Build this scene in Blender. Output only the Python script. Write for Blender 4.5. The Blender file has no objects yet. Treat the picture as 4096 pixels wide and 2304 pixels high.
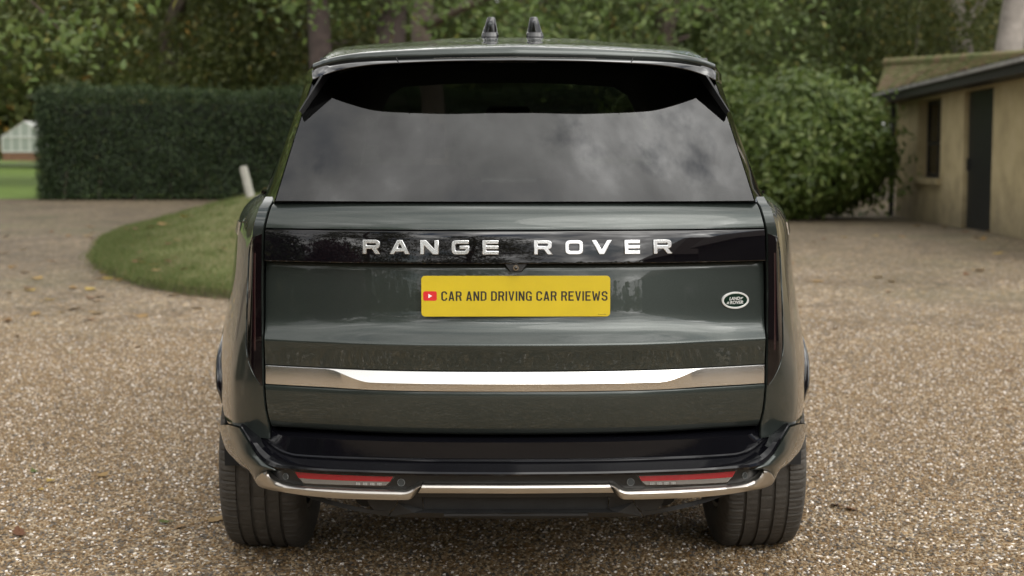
import bpy, bmesh, math, random
import numpy as np
from mathutils import Vector, Matrix, Euler
R = math.radians
rng = np.random.default_rng(7)
random.seed(7)
scene = bpy.context.scene
COL = scene.collection

# ------------------------------------------------------------------ camera
cam_data = bpy.data.cameras.new('camera')
cam = bpy.data.objects.new('camera', cam_data)
COL.objects.link(cam)
cam.location = (-0.046, -3.84, 1.35)
cam.rotation_euler = (R(90 - 5.04), 0, R(-0.52))
cam_data.sensor_width = 36.0
cam_data.lens = 50.0
cam_data.clip_end = 600
cam_data.dof.use_dof = True
cam_data.dof.focus_distance = 4.05
cam_data.dof.aperture_fstop = 3.4
scene.camera = cam

# ------------------------------------------------------------------ world: broken cloud over a blue sky
SUN_AZ, SUN_EL = R(152), R(38)          # azimuth from +Y towards +X
world = bpy.data.worlds.new('World'); scene.world = world
world.use_nodes = True
wn, wl = world.node_tree.nodes, world.node_tree.links
wn.clear()
def N(nodes, t, **kw):
    n = nodes.new(t)
    for k, v in kw.items():
        if k.startswith('i_'):
            key = k[2:].replace('_', ' ')
            if key.isdigit(): key = int(key)
            n.inputs[key].default_value = v
        else: setattr(n, k, v)
    return n
out = N(wn, 'ShaderNodeOutputWorld'); bg = N(wn, 'ShaderNodeBackground')
bg.inputs['Strength'].default_value = 0.105
sky = N(wn, 'ShaderNodeTexSky', sky_type='NISHITA', sun_disc=False)
sky.sun_elevation = SUN_EL; sky.sun_rotation = SUN_AZ
tc = N(wn, 'ShaderNodeTexCoord')
sep = N(wn, 'ShaderNodeSeparateXYZ'); wl.new(tc.outputs['Generated'], sep.inputs[0])
zz = N(wn, 'ShaderNodeMath', operation='MAXIMUM'); wl.new(sep.outputs['Z'], zz.inputs[0]); zz.inputs[1].default_value = 0.0
za = N(wn, 'ShaderNodeMath', operation='ADD'); wl.new(zz.outputs[0], za.inputs[0]); za.inputs[1].default_value = 0.22
dx = N(wn, 'ShaderNodeMath', operation='DIVIDE'); wl.new(sep.outputs['X'], dx.inputs[0]); wl.new(za.outputs[0], dx.inputs[1])
dy = N(wn, 'ShaderNodeMath', operation='DIVIDE'); wl.new(sep.outputs['Y'], dy.inputs[0]); wl.new(za.outputs[0], dy.inputs[1])
cmb = N(wn, 'ShaderNodeCombineXYZ'); wl.new(dx.outputs[0], cmb.inputs[0]); wl.new(dy.outputs[0], cmb.inputs[1]); cmb.inputs[2].default_value = 3.7
cn = N(wn, 'ShaderNodeTexNoise', i_Scale=1.5, i_Detail=12.0, i_Roughness=0.60, i_Distortion=0.15); wl.new(cmb.outputs[0], cn.inputs['Vector'])
cm = N(wn, 'ShaderNodeValToRGB'); cm.color_ramp.elements[0].position = 0.39; cm.color_ramp.elements[1].position = 0.47
wl.new(cn.outputs['Fac'], cm.inputs[0])
cn2 = N(wn, 'ShaderNodeTexNoise', i_Scale=2.3, i_Detail=12.0, i_Roughness=0.56, i_Distortion=0.3); wl.new(cmb.outputs[0], cn2.inputs['Vector'])
cc = N(wn, 'ShaderNodeValToRGB'); wl.new(cn2.outputs['Fac'], cc.inputs[0])
e = cc.color_ramp.elements
e[0].position = 0.36; e[0].color = (0.36, 0.37, 0.39, 1)
e[1].position = 0.72; e[1].color = (2.5, 2.44, 2.33, 1)
for p_, v_ in ((.46, .58), (.55, .82), (.63, 1.4)):
    k_ = cc.color_ramp.elements.new(p_); k_.color = (v_, v_ * .985, v_ * .955, 1)
# cloud scatters forward: it brightens smoothly around the veiled sun
sd_ = N(wn, 'ShaderNodeVectorMath', operation='DOT_PRODUCT'); wl.new(tc.outputs['Generated'], sd_.inputs[0])
sd_.inputs[1].default_value = (math.sin(SUN_AZ) * math.cos(SUN_EL), math.cos(SUN_AZ) * math.cos(SUN_EL), math.sin(SUN_EL))
sm_ = N(wn, 'ShaderNodeMath', operation='MAXIMUM'); wl.new(sd_.outputs['Value'], sm_.inputs[0]); sm_.inputs[1].default_value = 0
sp_ = N(wn, 'ShaderNodeMath', operation='POWER'); wl.new(sm_.outputs[0], sp_.inputs[0]); sp_.inputs[1].default_value = 7.0
sq_ = N(wn, 'ShaderNodeMath', operation='MULTIPLY_ADD'); wl.new(sp_.outputs[0], sq_.inputs[0]); sq_.inputs[1].default_value = 34.0; sq_.inputs[2].default_value = 19.0
cs = N(wn, 'ShaderNodeVectorMath', operation='SCALE'); wl.new(cc.outputs[0], cs.inputs[0]); wl.new(sq_.outputs[0], cs.inputs['Scale'])
mix = N(wn, 'ShaderNodeMix', data_type='RGBA'); wl.new(cm.outputs[0], mix.inputs[0])
wl.new(sky.outputs[0], mix.inputs[6]); wl.new(cs.outputs[0], mix.inputs[7])
wl.new(mix.outputs[2], bg.inputs['Color']); wl.new(bg.outputs[0], out.inputs[0])

# ------------------------------------------------------------------ sun (veiled by cloud)
sun_d = bpy.data.lights.new('sun', 'SUN'); sun_d.energy = 0.8; sun_d.angle = R(42); sun_d.color = (1.0, 0.96, 0.9)
sun = bpy.data.objects.new('sun', sun_d); COL.objects.link(sun)
sdir = Vector((math.sin(SUN_AZ) * math.cos(SUN_EL), math.cos(SUN_AZ) * math.cos(SUN_EL), math.sin(SUN_EL)))
sun.rotation_euler = sdir.to_track_quat('Z', 'Y').to_euler()
sun.location = (0, 0, 30)

vs = scene.view_settings
vs.view_transform = 'Standard'; vs.look = 'None'; vs.gamma = 1.0; vs.use_curve_mapping = False
vs.exposure = -0.05

# ------------------------------------------------------------------ helpers
def tag(o, label=None, cat=None, group=None, kind=None):
    if label: o['label'] = label
    if cat: o['category'] = cat
    if group: o['group'] = group
    if kind: o['kind'] = kind
    return o
def empty(name, loc=(0, 0, 0), rot=(0, 0, 0)):
    o = bpy.data.objects.new(name, None); COL.objects.link(o)
    o.location = loc; o.rotation_euler = rot; o.empty_display_size = 0.2
    return o
def link(name, me, parent=None):
    o = bpy.data.objects.new(name, me); COL.objects.link(o)
    if parent is not None: o.parent = parent
    return o
def mesh(name, verts, faces, mat, parent=None, smooth=None):
    me = bpy.data.meshes.new(name)
    me.from_pydata([tuple(map(float, v)) for v in verts], [], [tuple(f) for f in faces])
    me.validate(); me.update()
    me.materials.append(mat)
    if smooth is not None:
        me.shade_smooth()
        if smooth < 180: me.set_sharp_from_angle(angle=R(smooth))
    return link(name, me, parent)
def fast_mesh(name, V, F, mat, parent=None, rnd=None, smooth=False):
    """V (n,3) array, F (m,k) array of equal-size polygons"""
    me = bpy.data.meshes.new(name)
    m, k = F.shape
    me.vertices.add(len(V)); me.vertices.foreach_set('co', np.asarray(V, np.float32).ravel())
    me.loops.add(m * k); me.loops.foreach_set('vertex_index', np.asarray(F, np.int32).ravel())
    me.polygons.add(m); me.polygons.foreach_set('loop_start', np.arange(0, m * k, k, dtype=np.int32))
    me.update(calc_edges=True)
    if rnd is not None:
        a = me.attributes.new('rnd', 'FLOAT', 'FACE'); a.data.foreach_set('value', np.asarray(rnd, np.float32))
    if smooth: me.shade_smooth()
    me.materials.append(mat)
    return link(name, me, parent)
def bm_obj(name, bm, mat, parent=None, smooth=None):
    me = bpy.data.meshes.new(name); bm.to_mesh(me); bm.free(); me.materials.append(mat)
    if smooth is not None:
        me.shade_smooth(); me.set_sharp_from_angle(angle=R(smooth))
    return link(name, me, parent)
def cat(pts, n, uniform=True):
    """Catmull-Rom through pts, resampled to n points evenly by length"""
    P = np.array(pts, float)
    if len(P) == 2:
        t = np.linspace(0, 1, n)[:, None]; return P[0] * (1 - t) + P[1] * t
    Q = np.vstack([2 * P[0] - P[1], P, 2 * P[-1] - P[-2]])
    o = []
    for i in range(1, len(Q) - 2):
        p0, p1, p2, p3 = Q[i - 1], Q[i], Q[i + 1], Q[i + 2]
        d0 = max(np.linalg.norm(p1 - p0), 1e-6) ** .5; d1 = max(np.linalg.norm(p2 - p1), 1e-6) ** .5; d2 = max(np.linalg.norm(p3 - p2), 1e-6) ** .5
        m1 = ((p1 - p0) / d0 - (p2 - p0) / (d0 + d1) + (p2 - p1) / d1) * d1
        m2 = ((p2 - p1) / d1 - (p3 - p1) / (d1 + d2) + (p3 - p2) / d2) * d1
        t = np.linspace(0, 1, 17)[:, None]
        h = (2 * t**3 - 3 * t**2 + 1) * p1 + (t**3 - 2 * t**2 + t) * m1 + (-2 * t**3 + 3 * t**2) * p2 + (t**3 - t**2) * m2
        o.append(h[:-1])
    o = np.vstack(o + [P[-1:]])
    L = np.concatenate([[0], np.cumsum(np.linalg.norm(np.diff(o, axis=0), axis=1))])
    s = np.linspace(0, L[-1], n)
    return np.stack([np.interp(s, L, o[:, k]) for k in range(3)], 1)
def grid_faces(r, c, flip=False):
    i = np.arange(r - 1)[:, None] * c + np.arange(c - 1)[None, :]
    f = np.stack([i, i + 1, i + c + 1, i + c], -1).reshape(-1, 4)
    return f[:, ::-1] if flip else f
def grid_obj(name, G, mat, parent=None, sharp=40):
    G = np.asarray(G, float); r, c = G.shape[:2]
    return mesh(name, G.reshape(-1, 3), grid_faces(r, c).tolist(), mat, parent, smooth=sharp)
def mirror_grid(G):
    """rows run from x=0 outward (+x): join with the mirrored half"""
    M = G.copy(); M[..., 0] *= -1
    return np.concatenate([M[:, :0:-1], G], 1)
def loft(name, curves, n, mat, parent=None, m=None, mode='join', sharp=40):
    C = np.stack([cat(c, n) for c in curves])
    if m: C = np.stack([cat(C[:, j], m) for j in range(n)], 1)
    if mode == 'join': return [grid_obj(name, mirror_grid(C), mat, parent, sharp)]
    L = C.copy(); L[..., 0] *= -1
    return [grid_obj(name, C, mat, parent, sharp), grid_obj(name, L[:, ::-1], mat, parent, sharp)]
def catp(pts, per):
    P = np.array(pts, float); Q = np.vstack([2 * P[0] - P[1], P, 2 * P[-1] - P[-2]]); o = []
    for i in range(1, len(Q) - 2):
        t = np.linspace(0, 1, per + 1)[:-1, None]; p0, p1, p2, p3 = Q[i - 1], Q[i], Q[i + 1], Q[i + 2]
        o.append(.5 * ((2 * p1) + (p2 - p0) * t + (2 * p0 - 5 * p1 + 4 * p2 - p3) * t**2 + (3 * p1 - p0 - 3 * p2 + p3) * t**3))
    return np.vstack(o + [P[-1:]])
def boxv(x0, x1, y0, y1, z0, z1):
    v = [(x0,y0,z0),(x1,y0,z0),(x1,y1,z0),(x0,y1,z0),(x0,y0,z1),(x1,y0,z1),(x1,y1,z1),(x0,y1,z1)]
    f = [(0,3,2,1),(4,5,6,7),(0,1,5,4),(1,2,6,5),(2,3,7,6),(3,0,4,7)]
    return v, f
class MB:
    def __init__(s): s.v = []; s.f = []
    def add(s, v, f):
        o = len(s.v); s.v += [tuple(p) for p in v]; s.f += [tuple(i + o for i in q) for q in f]; return s
    def box(s, *a): return s.add(*boxv(*a))
    def tube(s, pts, radii, k=8, cap=True):
        P = [Vector(p) for p in pts]; o = len(s.v)
        for i, p in enumerate(P):
            d = (P[min(i + 1, len(P) - 1)] - P[max(i - 1, 0)]).normalized()
            a = d.orthogonal().normalized() if abs(d.z) < .9 else Vector((1, 0, 0)).cross(d).normalized()
            b = d.cross(a)
            for j in range(k):
                t = 2 * math.pi * j / k
                s.v.append(tuple(p + (a * math.cos(t) + b * math.sin(t)) * radii[i]))
        for i in range(len(P) - 1):
            for j in range(k):
                s.f.append((o + i * k + j, o + i * k + (j + 1) % k, o + (i + 1) * k + (j + 1) % k, o + (i + 1) * k + j))
        if cap:
            s.f.append(tuple(o + j for j in range(k))[::-1]); s.f.append(tuple(o + (len(P) - 1) * k + j for j in range(k)))
        return s
    def build(s, name, mat, parent=None, smooth=None): return mesh(name, s.v, s.f, mat, parent, smooth)
def curve_mesh(name, polys, mat, parent, extrude=0.002, bevel=0.0006, res=1):
    """flat outline(s), holes included, filled and extruded"""
    cu = bpy.data.curves.new(name, 'CURVE'); cu.dimensions = '2D'; cu.fill_mode = 'BOTH'
    cu.extrude = extrude; cu.bevel_depth = bevel; cu.bevel_resolution = res
    for p in polys:
        sp = cu.splines.new('POLY'); sp.points.add(len(p) - 1)
        for q, pt in zip(sp.points, p): q.co = (pt[0], pt[1], 0, 1)
        sp.use_cyclic_u = True
    t = bpy.data.objects.new('tmp', cu)
    me = bpy.data.meshes.new_from_object(t)
    bpy.data.objects.remove(t); bpy.data.curves.remove(cu)
    me.name = name; me.materials.clear(); me.materials.append(mat)
    return link(name, me, parent)
def text_mesh(name, body, mat, parent, size, extrude=0.0005, offset=0.0, spacing=1.0, shear=0.0, align='CENTER'):
    cu = bpy.data.curves.new(name, 'FONT'); cu.body = body; cu.size = size; cu.extrude = extrude
    cu.offset = offset; cu.space_character = spacing; cu.shear = shear; cu.align_x = align; cu.align_y = 'CENTER'; cu.resolution_u = 4
    t = bpy.data.objects.new('tmp', cu)
    me = bpy.data.meshes.new_from_object(t)
    bpy.data.objects.remove(t); bpy.data.curves.remove(cu)
    me.name = name; me.materials.clear(); me.materials.append(mat)
    return link(name, me, parent)
def fit_xy(o, w, h):
    """scale a flat text mesh to w x h about its centre"""
    V = np.array([v.co[:] for v in o.data.vertices]); a, b = V.min(0), V.max(0); c = (a + b) / 2
    for v in o.data.vertices:
        v.co.x = (v.co.x - c[0]) * w / (b[0] - a[0]); v.co.y = (v.co.y - c[1]) * h / (b[1] - a[1])
def rounded(w, h, r, k=5, cx=0, cy=0):
    p = []
    for sx, sy, a0 in ((1, 1, 0), (-1, 1, 90), (-1, -1, 180), (1, -1, 270)):
        for i in range(k + 1):
            a = R(a0 + 90 * i / k)
            p.append((cx + sx * (w / 2 - r) + r * math.cos(a), cy + sy * (h / 2 - r) + r * math.sin(a)))
    return p
def ss(a, b, x):
    t = np.clip((np.asarray(x, float) - a) / (b - a), 0, 1); return t * t * (3 - 2 * t)
REAR = (R(90), 0, 0)      # a flat XY outline stood up to face the camera side (-Y)

# ------------------------------------------------------------------ materials
def new_mat(name):
    m = bpy.data.materials.new(name); m.use_nodes = True
    n, l = m.node_tree.nodes, m.node_tree.links
    return m, n, l, n['Principled BSDF']
def simple(name, col, rough=0.5, metal=0.0, coat=0.0, spec=0.5, coat_rough=0.02, bump=0.0, bump_scale=60.0, var=0.0, var_scale=8.0):
    m, n, l, b = new_mat(name)
    b.inputs['Base Color'].default_value = (*col, 1); b.inputs['Roughness'].default_value = rough
    b.inputs['Metallic'].default_value = metal; b.inputs['Coat Weight'].default_value = coat
    b.inputs['Coat Roughness'].default_value = coat_rough; b.inputs['Specular IOR Level'].default_value = spec
    t = N(n, 'ShaderNodeTexCoord')
    if bump:
        x = N(n, 'ShaderNodeTexNoise', i_Scale=bump_scale, i_Detail=4.0); l.new(t.outputs['Object'], x.inputs['Vector'])
        bp = N(n, 'ShaderNodeBump', i_Strength=bump, i_Distance=0.01); l.new(x.outputs['Fac'], bp.inputs['Height']); l.new(bp.outputs[0], b.inputs['Normal'])
    if var:
        x = N(n, 'ShaderNodeTexNoise', i_Scale=var_scale, i_Detail=6.0, i_Roughness=0.65); l.new(t.outputs['Object'], x.inputs['Vector'])
        r = N(n, 'ShaderNodeMapRange'); r.inputs[1].default_value = .3; r.inputs[2].default_value = .7; r.inputs[3].default_value = 1 - var; r.inputs[4].default_value = 1 + var
        l.new(x.outputs['Fac'], r.inputs[0])
        v = N(n, 'ShaderNodeVectorMath', operation='SCALE'); v.inputs[0].default_value = col; l.new(r.outputs[0], v.inputs['Scale']); l.new(v.outputs[0], b.inputs['Base Color'])
    return m
def ramp(n, stops, interp='LINEAR'):
    r = N(n, 'ShaderNodeValToRGB'); r.color_ramp.interpolation = interp
    el = r.color_ramp.elements
    while len(el) < len(stops): el.new(0.5)
    for e, (p, c) in zip(el, stops): e.position = p; e.color = (*c, 1)
    return r
M = {}
def paint_mat():
    m, n, l, b = new_mat('green_paint')
    t = N(n, 'ShaderNodeTexCoord')
    fl = N(n, 'ShaderNodeTexNoise', i_Scale=900.0, i_Detail=1.0); l.new(t.outputs['Object'], fl.inputs['Vector'])
    cr = ramp(n, [(.35, (.026, .034, .030)), (.7, (.044, .054, .048))]); l.new(fl.outputs['Fac'], cr.inputs[0])
    l.new(cr.outputs[0], b.inputs['Base Color'])
    b.inputs['Metallic'].default_value = 0.6; b.inputs['Roughness'].default_value = 0.36
    b.inputs['Coat Weight'].default_value = 1.0; b.inputs['Coat IOR'].default_value = 1.5
    d = N(n, 'ShaderNodeTexNoise', i_Scale=14.0, i_Detail=7.0, i_Roughness=0.7); l.new(t.outputs['Object'], d.inputs['Vector'])
    rr = N(n, 'ShaderNodeMapRange'); rr.inputs[1].default_value = .35; rr.inputs[2].default_value = .75; rr.inputs[3].default_value = .004; rr.inputs[4].default_value = .022
    l.new(d.outputs['Fac'], rr.inputs[0]); l.new(rr.outputs[0], b.inputs['Coat Roughness'])
    op = N(n, 'ShaderNodeTexNoise', i_Scale=70.0, i_Detail=1.0); l.new(t.outputs['Object'], op.inputs['Vector'])
    bp = N(n, 'ShaderNodeBump', i_Strength=0.012, i_Distance=0.004); l.new(op.outputs['Fac'], bp.inputs['Height']); l.new(bp.outputs[0], b.inputs['Coat Normal'])
    return m
M['paint'] = paint_mat()
M['gloss'] = simple('gloss_black', (.004, .004, .005), .06, coat=0.6, coat_rough=.015)
M['tray'] = simple('tray_black', (.004, .004, .0055), .09, spec=.36, bump=.01, bump_scale=90)
M['lamp_panel'] = simple('panel_black', (.012, .012, .012), .28, spec=.45)
M['band'] = simple('band_black', (.0035, .003, .004), .03, coat=0.5, coat_rough=.01)
M['lamp_red'] = simple('dark_red_element', (.016, .003, .005), .12, coat=.5)
M['lamp_dark'] = simple('smoked_lens', (.0045, .003, .0036), .05, coat=0.2, coat_rough=.01)
M['plastic'] = simple('black_plastic', (.018, .018, .018), .55, spec=.35, bump=.15, bump_scale=400, var=.25, var_scale=14)
M['rubber_seal'] = simple('black_seal', (.008, .008, .008), .7)
M['silver'] = simple('satin_silver', (.80, .785, .76), .27, metal=1.0)
M['satin'] = simple('satin_trim', (.56, .53, .49), .30, metal=1.0)
M['chrome'] = simple('chrome', (.86, .86, .87), .10, metal=1.0)
M['red_lens'] = simple('red_lens', (.33, .007, .015), .22, coat=.7, coat_rough=.05, bump=.25, bump_scale=350)
M['clear_lens'] = simple('clear_lens', (.16, .145, .13), .25, coat=.7, coat_rough=.06, bump=.4, bump_scale=300)
M['sensor'] = simple('sensor_grey', (.035, .04, .042), .35)
M['ring'] = simple('ring_grey', (.16, .17, .17), .35)
M['lens_glass'] = simple('camera_lens', (.25, .22, .18), .12, metal=.7)
M['fin'] = simple('fin_black', (.006, .006, .0065), .38, spec=.25)
M['letter_silver'] = simple('letter_silver', (.82, .82, .82), .16, metal=.78)
M['ring_pale'] = simple('facet_pale', (.42, .41, .39), .3)
M['badge_silver'] = simple('badge_silver', (.72, .72, .70), .28, metal=.35)
M['badge_green'] = simple('badge_green', (.007, .022, .014), .12, coat=1.0)
M['plate'] = simple('plate_yellow', (.58, .43, .012), .30, coat=.5, coat_rough=.08, var=.05, var_scale=12)
M['ink'] = simple('plate_ink', (.012, .010, .008), .45)
M['icon_red'] = simple('icon_red', (.62, .02, .022), .35)
M['icon_white'] = simple('icon_white', (.82, .82, .82), .4)
M['tyre'] = simple('tyre_rubber', (.072, .066, .058), .75, spec=.35, bump=.2, bump_scale=180, var=.22, var_scale=22)
M['rim'] = simple('rim_dark', (.03, .03, .032), .3, metal=.6)
M['under'] = simple('underbody', (.010, .010, .010), .8)
M['seat'] = simple('seat_leather', (.03, .028, .026), .55)
M['trimlining'] = simple('lining', (.05, .048, .045), .8)
def glass_mat(name, tint, ior=1.62):
    m, n, l, b = new_mat(name); n.remove(b)
    o = n['Material Output']
    tr = N(n, 'ShaderNodeBsdfTransparent'); tr.inputs[0].default_value = (*tint, 1)
    gl = N(n, 'ShaderNodeBsdfGlossy'); gl.inputs['Roughness'].default_value = 0.004
    fr = N(n, 'ShaderNodeFresnel', i_IOR=ior); mx = N(n, 'ShaderNodeMixShader')
    l.new(fr.outputs[0], mx.inputs[0]); l.new(tr.outputs[0], mx.inputs[1]); l.new(gl.outputs[0], mx.inputs[2]); l.new(mx.outputs[0], o.inputs[0])
    return m
M['glass'] = glass_mat('privacy_glass', (.15, .16, .15), 1.88)
M['windscreen'] = glass_mat('windscreen_glass', (.7, .72, .7))
M['pane'] = glass_mat('pane_glass', (.55, .6, .58))

PEB = [(.0, (0.2553, 0.1736, 0.0938)), (.10, (0.1759, 0.1064, 0.0446)), (.22, (0.3859, 0.2934, 0.1818)), (.34, (0.1306, 0.0874, 0.0469)), (.44, (0.2837, 0.1882, 0.0891)),
       (.53, (0.0999, 0.0851, 0.0704)), (.62, (0.4199, 0.3360, 0.2287)), (.70, (0.2099, 0.1232, 0.0492)), (.78, (0.3178, 0.2330, 0.1408)), (.86, (0.1533, 0.1344, 0.1150)), (.93, (0.6809, 0.6160, 0.5396)), (.965, (0.9306, 0.8736, 0.8211))]
def pebble_mat():
    m, n, l, b = new_mat('pebble')
    oi = N(n, 'ShaderNodeObjectInfo'); r = ramp(n, PEB, 'CONSTANT'); l.new(oi.outputs['Random'], r.inputs[0])
    l.new(r.outputs[0], b.inputs['Base Color']); b.inputs['Roughness'].default_value = .55; b.inputs['Specular IOR Level'].default_value = .35
    return m
M['pebble'] = pebble_mat()
def ground_mat():
    m, n, l, b = new_mat('gravel_ground')
    t = N(n, 'ShaderNodeTexCoord')
    vo = N(n, 'ShaderNodeTexVoronoi', i_Scale=78.0); l.new(t.outputs['Object'], vo.inputs['Vector'])
    sx = N(n, 'ShaderNodeSeparateColor'); l.new(vo.outputs['Color'], sx.inputs[0])
    r = ramp(n, PEB, 'CONSTANT'); l.new(sx.outputs[0], r.inputs[0])
    # a second, coarser layer of stones keeps speckle alive far away
    vo2 = N(n, 'ShaderNodeTexVoronoi', i_Scale=24.0); l.new(t.outputs['Object'], vo2.inputs['Vector'])
    sx2 = N(n, 'ShaderNodeSeparateColor'); l.new(vo2.outputs['Color'], sx2.inputs[0])
    r2 = ramp(n, [(0, (.52, .52, .52)), (.6, (.95, .95, .95)), (.88, (1.35, 1.33, 1.28)), (1, (1.9, 1.85, 1.78))]); l.new(sx2.outputs[1], r2.inputs[0])
    mu = N(n, 'ShaderNodeMix', data_type='RGBA', blend_type='MULTIPLY'); mu.inputs[0].default_value = .8
    l.new(r.outputs[0], mu.inputs[6]); l.new(r2.outputs[0], mu.inputs[7])
    # dirt / leaf-litter patches, growing thicker towards the planted edges
    no = N(n, 'ShaderNodeTexNoise', i_Scale=.55, i_Detail=6.0, i_Roughness=.62); l.new(t.outputs['Object'], no.inputs['Vector'])
    sp = N(n, 'ShaderNodeSeparateXYZ'); l.new(t.outputs['Object'], sp.inputs[0])
    my = N(n, 'ShaderNodeMapRange'); my.inputs[1].default_value = 4.5; my.inputs[2].default_value = 21.0; l.new(sp.outputs['Y'], my.inputs[0])
    ad = N(n, 'ShaderNodeMath', operation='MULTIPLY_ADD'); l.new(my.outputs[0], ad.inputs[0]); ad.inputs[1].default_value = .62; l.new(no.outputs['Fac'], ad.inputs[2])
    mr = N(n, 'ShaderNodeMapRange'); mr.inputs[1].default_value = .46; mr.inputs[2].default_value = 1.12; l.new(ad.outputs[0], mr.inputs[0])
    n2 = N(n, 'ShaderNodeTexNoise', i_Scale=5.0, i_Detail=8.0, i_Roughness=.7); l.new(t.outputs['Object'], n2.inputs['Vector'])
    lit = ramp(n, [(.3, (.068, .049, .027)), (.5, (.122, .092, .055)), (.7, (.185, .146, .094))]); l.new(n2.outputs['Fac'], lit.inputs[0])
    ls = N(n, 'ShaderNodeMix', data_type='RGBA', blend_type='MULTIPLY'); ls.inputs[0].default_value = .75; l.new(lit.outputs[0], ls.inputs[6]); l.new(r2.outputs[0], ls.inputs[7])
    mx = N(n, 'ShaderNodeMix', data_type='RGBA'); l.new(mr.outputs[0], mx.inputs[0]); l.new(mu.outputs[2], mx.inputs[6]); l.new(ls.outputs[2], mx.inputs[7])
    # moss
    n3 = N(n, 'ShaderNodeTexNoise', i_Scale=.33, i_Detail=5.0, i_Roughness=.6); l.new(t.outputs['Object'], n3.inputs['Vector'])
    ms = N(n, 'ShaderNodeMapRange'); ms.inputs[1].default_value = .52; ms.inputs[2].default_value = .70; ms.inputs[4].default_value = .65; l.new(n3.outputs['Fac'], ms.inputs[0])
    mk = N(n, 'ShaderNodeMath', operation='MULTIPLY'); l.new(ms.outputs[0], mk.inputs[0]); l.new(my.outputs[0], mk.inputs[1])
    mm = N(n, 'ShaderNodeMix', data_type='RGBA'); l.new(mk.outputs[0], mm.inputs[0]); l.new(mx.outputs[2], mm.inputs[6]); mm.inputs[7].default_value = (.085, .10, .035, 1)
    n5 = N(n, 'ShaderNodeTexNoise', i_Scale=1.1, i_Detail=6.0, i_Roughness=.65); l.new(t.outputs['Object'], n5.inputs['Vector'])
    dm = ramp(n, [(.36, (.62, .60, .57)), (.52, (1.0, 1.0, 1.0)), (.68, (1.12, 1.11, 1.09))]); l.new(n5.outputs['Fac'], dm.inputs[0])
    md_ = N(n, 'ShaderNodeMix', data_type='RGBA', blend_type='MULTIPLY'); md_.inputs[0].default_value = 1.0; l.new(mm.outputs[2], md_.inputs[6]); l.new(dm.outputs[0], md_.inputs[7])
    l.new(md_.outputs[2], b.inputs['Base Color']); b.inputs['Roughness'].default_value = .8
    iv = N(n, 'ShaderNodeMath', operation='SUBTRACT'); iv.inputs[0].default_value = 1.0; l.new(vo.outputs['Distance'], iv.inputs[1])
    bp = N(n, 'ShaderNodeBump', i_Strength=.8, i_Distance=.006); l.new(iv.outputs[0], bp.inputs['Height']); l.new(bp.outputs[0], b.inputs['Normal'])
    return m
M['ground'] = ground_mat()
def grass_mat(name, c0, c1, c2):
    m, n, l, b = new_mat(name)
    t = N(n, 'ShaderNodeTexCoord'); no = N(n, 'ShaderNodeTexNoise', i_Scale=1.2, i_Detail=7.0, i_Roughness=.68); l.new(t.outputs['Object'], no.inputs['Vector'])
    r = ramp(n, [(.32, c0), (.5, c1), (.68, c2)]); l.new(no.outputs['Fac'], r.inputs[0]); l.new(r.outputs[0], b.inputs['Base Color'])
    b.inputs['Roughness'].default_value = .75; b.inputs['Specular IOR Level'].default_value = .25
    n2 = N(n, 'ShaderNodeTexNoise', i_Scale=40.0, i_Detail=4.0); l.new(t.outputs['Object'], n2.inputs['Vector'])
    bp = N(n, 'ShaderNodeBump', i_Strength=.6, i_Distance=.03); l.new(n2.outputs['Fac'], bp.inputs['Height']); l.new(bp.outputs[0], b.inputs['Normal'])
    return m
M['lawn'] = grass_mat('lawn', (.125, .095, .042), (.13, .13, .045), (.165, .175, .065))
M['field'] = grass_mat('field', (.11, .165, .035), (.145, .21, .05), (.17, .24, .07))
M['soil'] = simple('turf_soil', (.105, .092, .050), .95, bump=.8, bump_scale=18, var=.45, var_scale=6)
def leaf_mat(name, stops, trans=.35, rough=.45, spec=.4):
    m, n, l, b = new_mat(name); o = n['Material Output']
    at = N(n, 'ShaderNodeAttribute'); at.attribute_name = 'rnd'
    r = ramp(n, stops); l.new(at.outputs['Fac'], r.inputs[0])
    l.new(r.outputs[0], b.inputs['Base Color']); b.inputs['Roughness'].default_value = rough; b.inputs['Specular IOR Level'].default_value = spec
    tl = N(n, 'ShaderNodeBsdfTranslucent'); l.new(r.outputs[0], tl.inputs[0])
    mx = N(n, 'ShaderNodeMixShader'); mx.inputs[0].default_value = trans
    l.new(b.outputs[0], mx.inputs[1]); l.new(tl.outputs[0], mx.inputs[2]); l.new(mx.outputs[0], o.inputs[0])
    return m
M['oak'] = leaf_mat('oak_leaf', [(0, (0.0825, 0.1265, 0.0286)), (.5, (0.1265, 0.1870, 0.0495)), (.9, (0.1870, 0.2420, 0.0770)), (.965, (0.2310, 0.2200, 0.0550)), (1, (0.3300, 0.1430, 0.0330))], .4)
M['wood_leaf'] = leaf_mat('wood_leaf', [(0, (0.0560, 0.0694, 0.0202)), (.5, (0.1008, 0.1232, 0.0358)), (.88, (0.1568, 0.1736, 0.0560)), (.95, (0.2688, 0.2128, 0.0560)), (1, (0.3808, 0.1792, 0.0336))], .45)
M['mid_leaf'] = leaf_mat('mid_leaf', [(0, (0.0672, 0.0952, 0.0280)), (.5, (0.1120, 0.1568, 0.0448)), (.92, (0.1680, 0.2128, 0.0728)), (1, (0.3808, 0.1904, 0.0336))], .42)
M['hedge_leaf'] = leaf_mat('hedge_leaf', [(0, (0.0138, 0.0247, 0.0095)), (.6, (0.0276, 0.0468, 0.0168)), (.93, (0.0483, 0.0754, 0.0252)), (1, (0.1265, 0.1170, 0.0420))], .15, .5, .25)
M['laurel'] = leaf_mat('laurel_leaf', [(0, (0.0728, 0.1134, 0.0242)), (.6, (0.1288, 0.1836, 0.0418)), (1, (0.2240, 0.2700, 0.0825))], .4, .36, .4)
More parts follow.
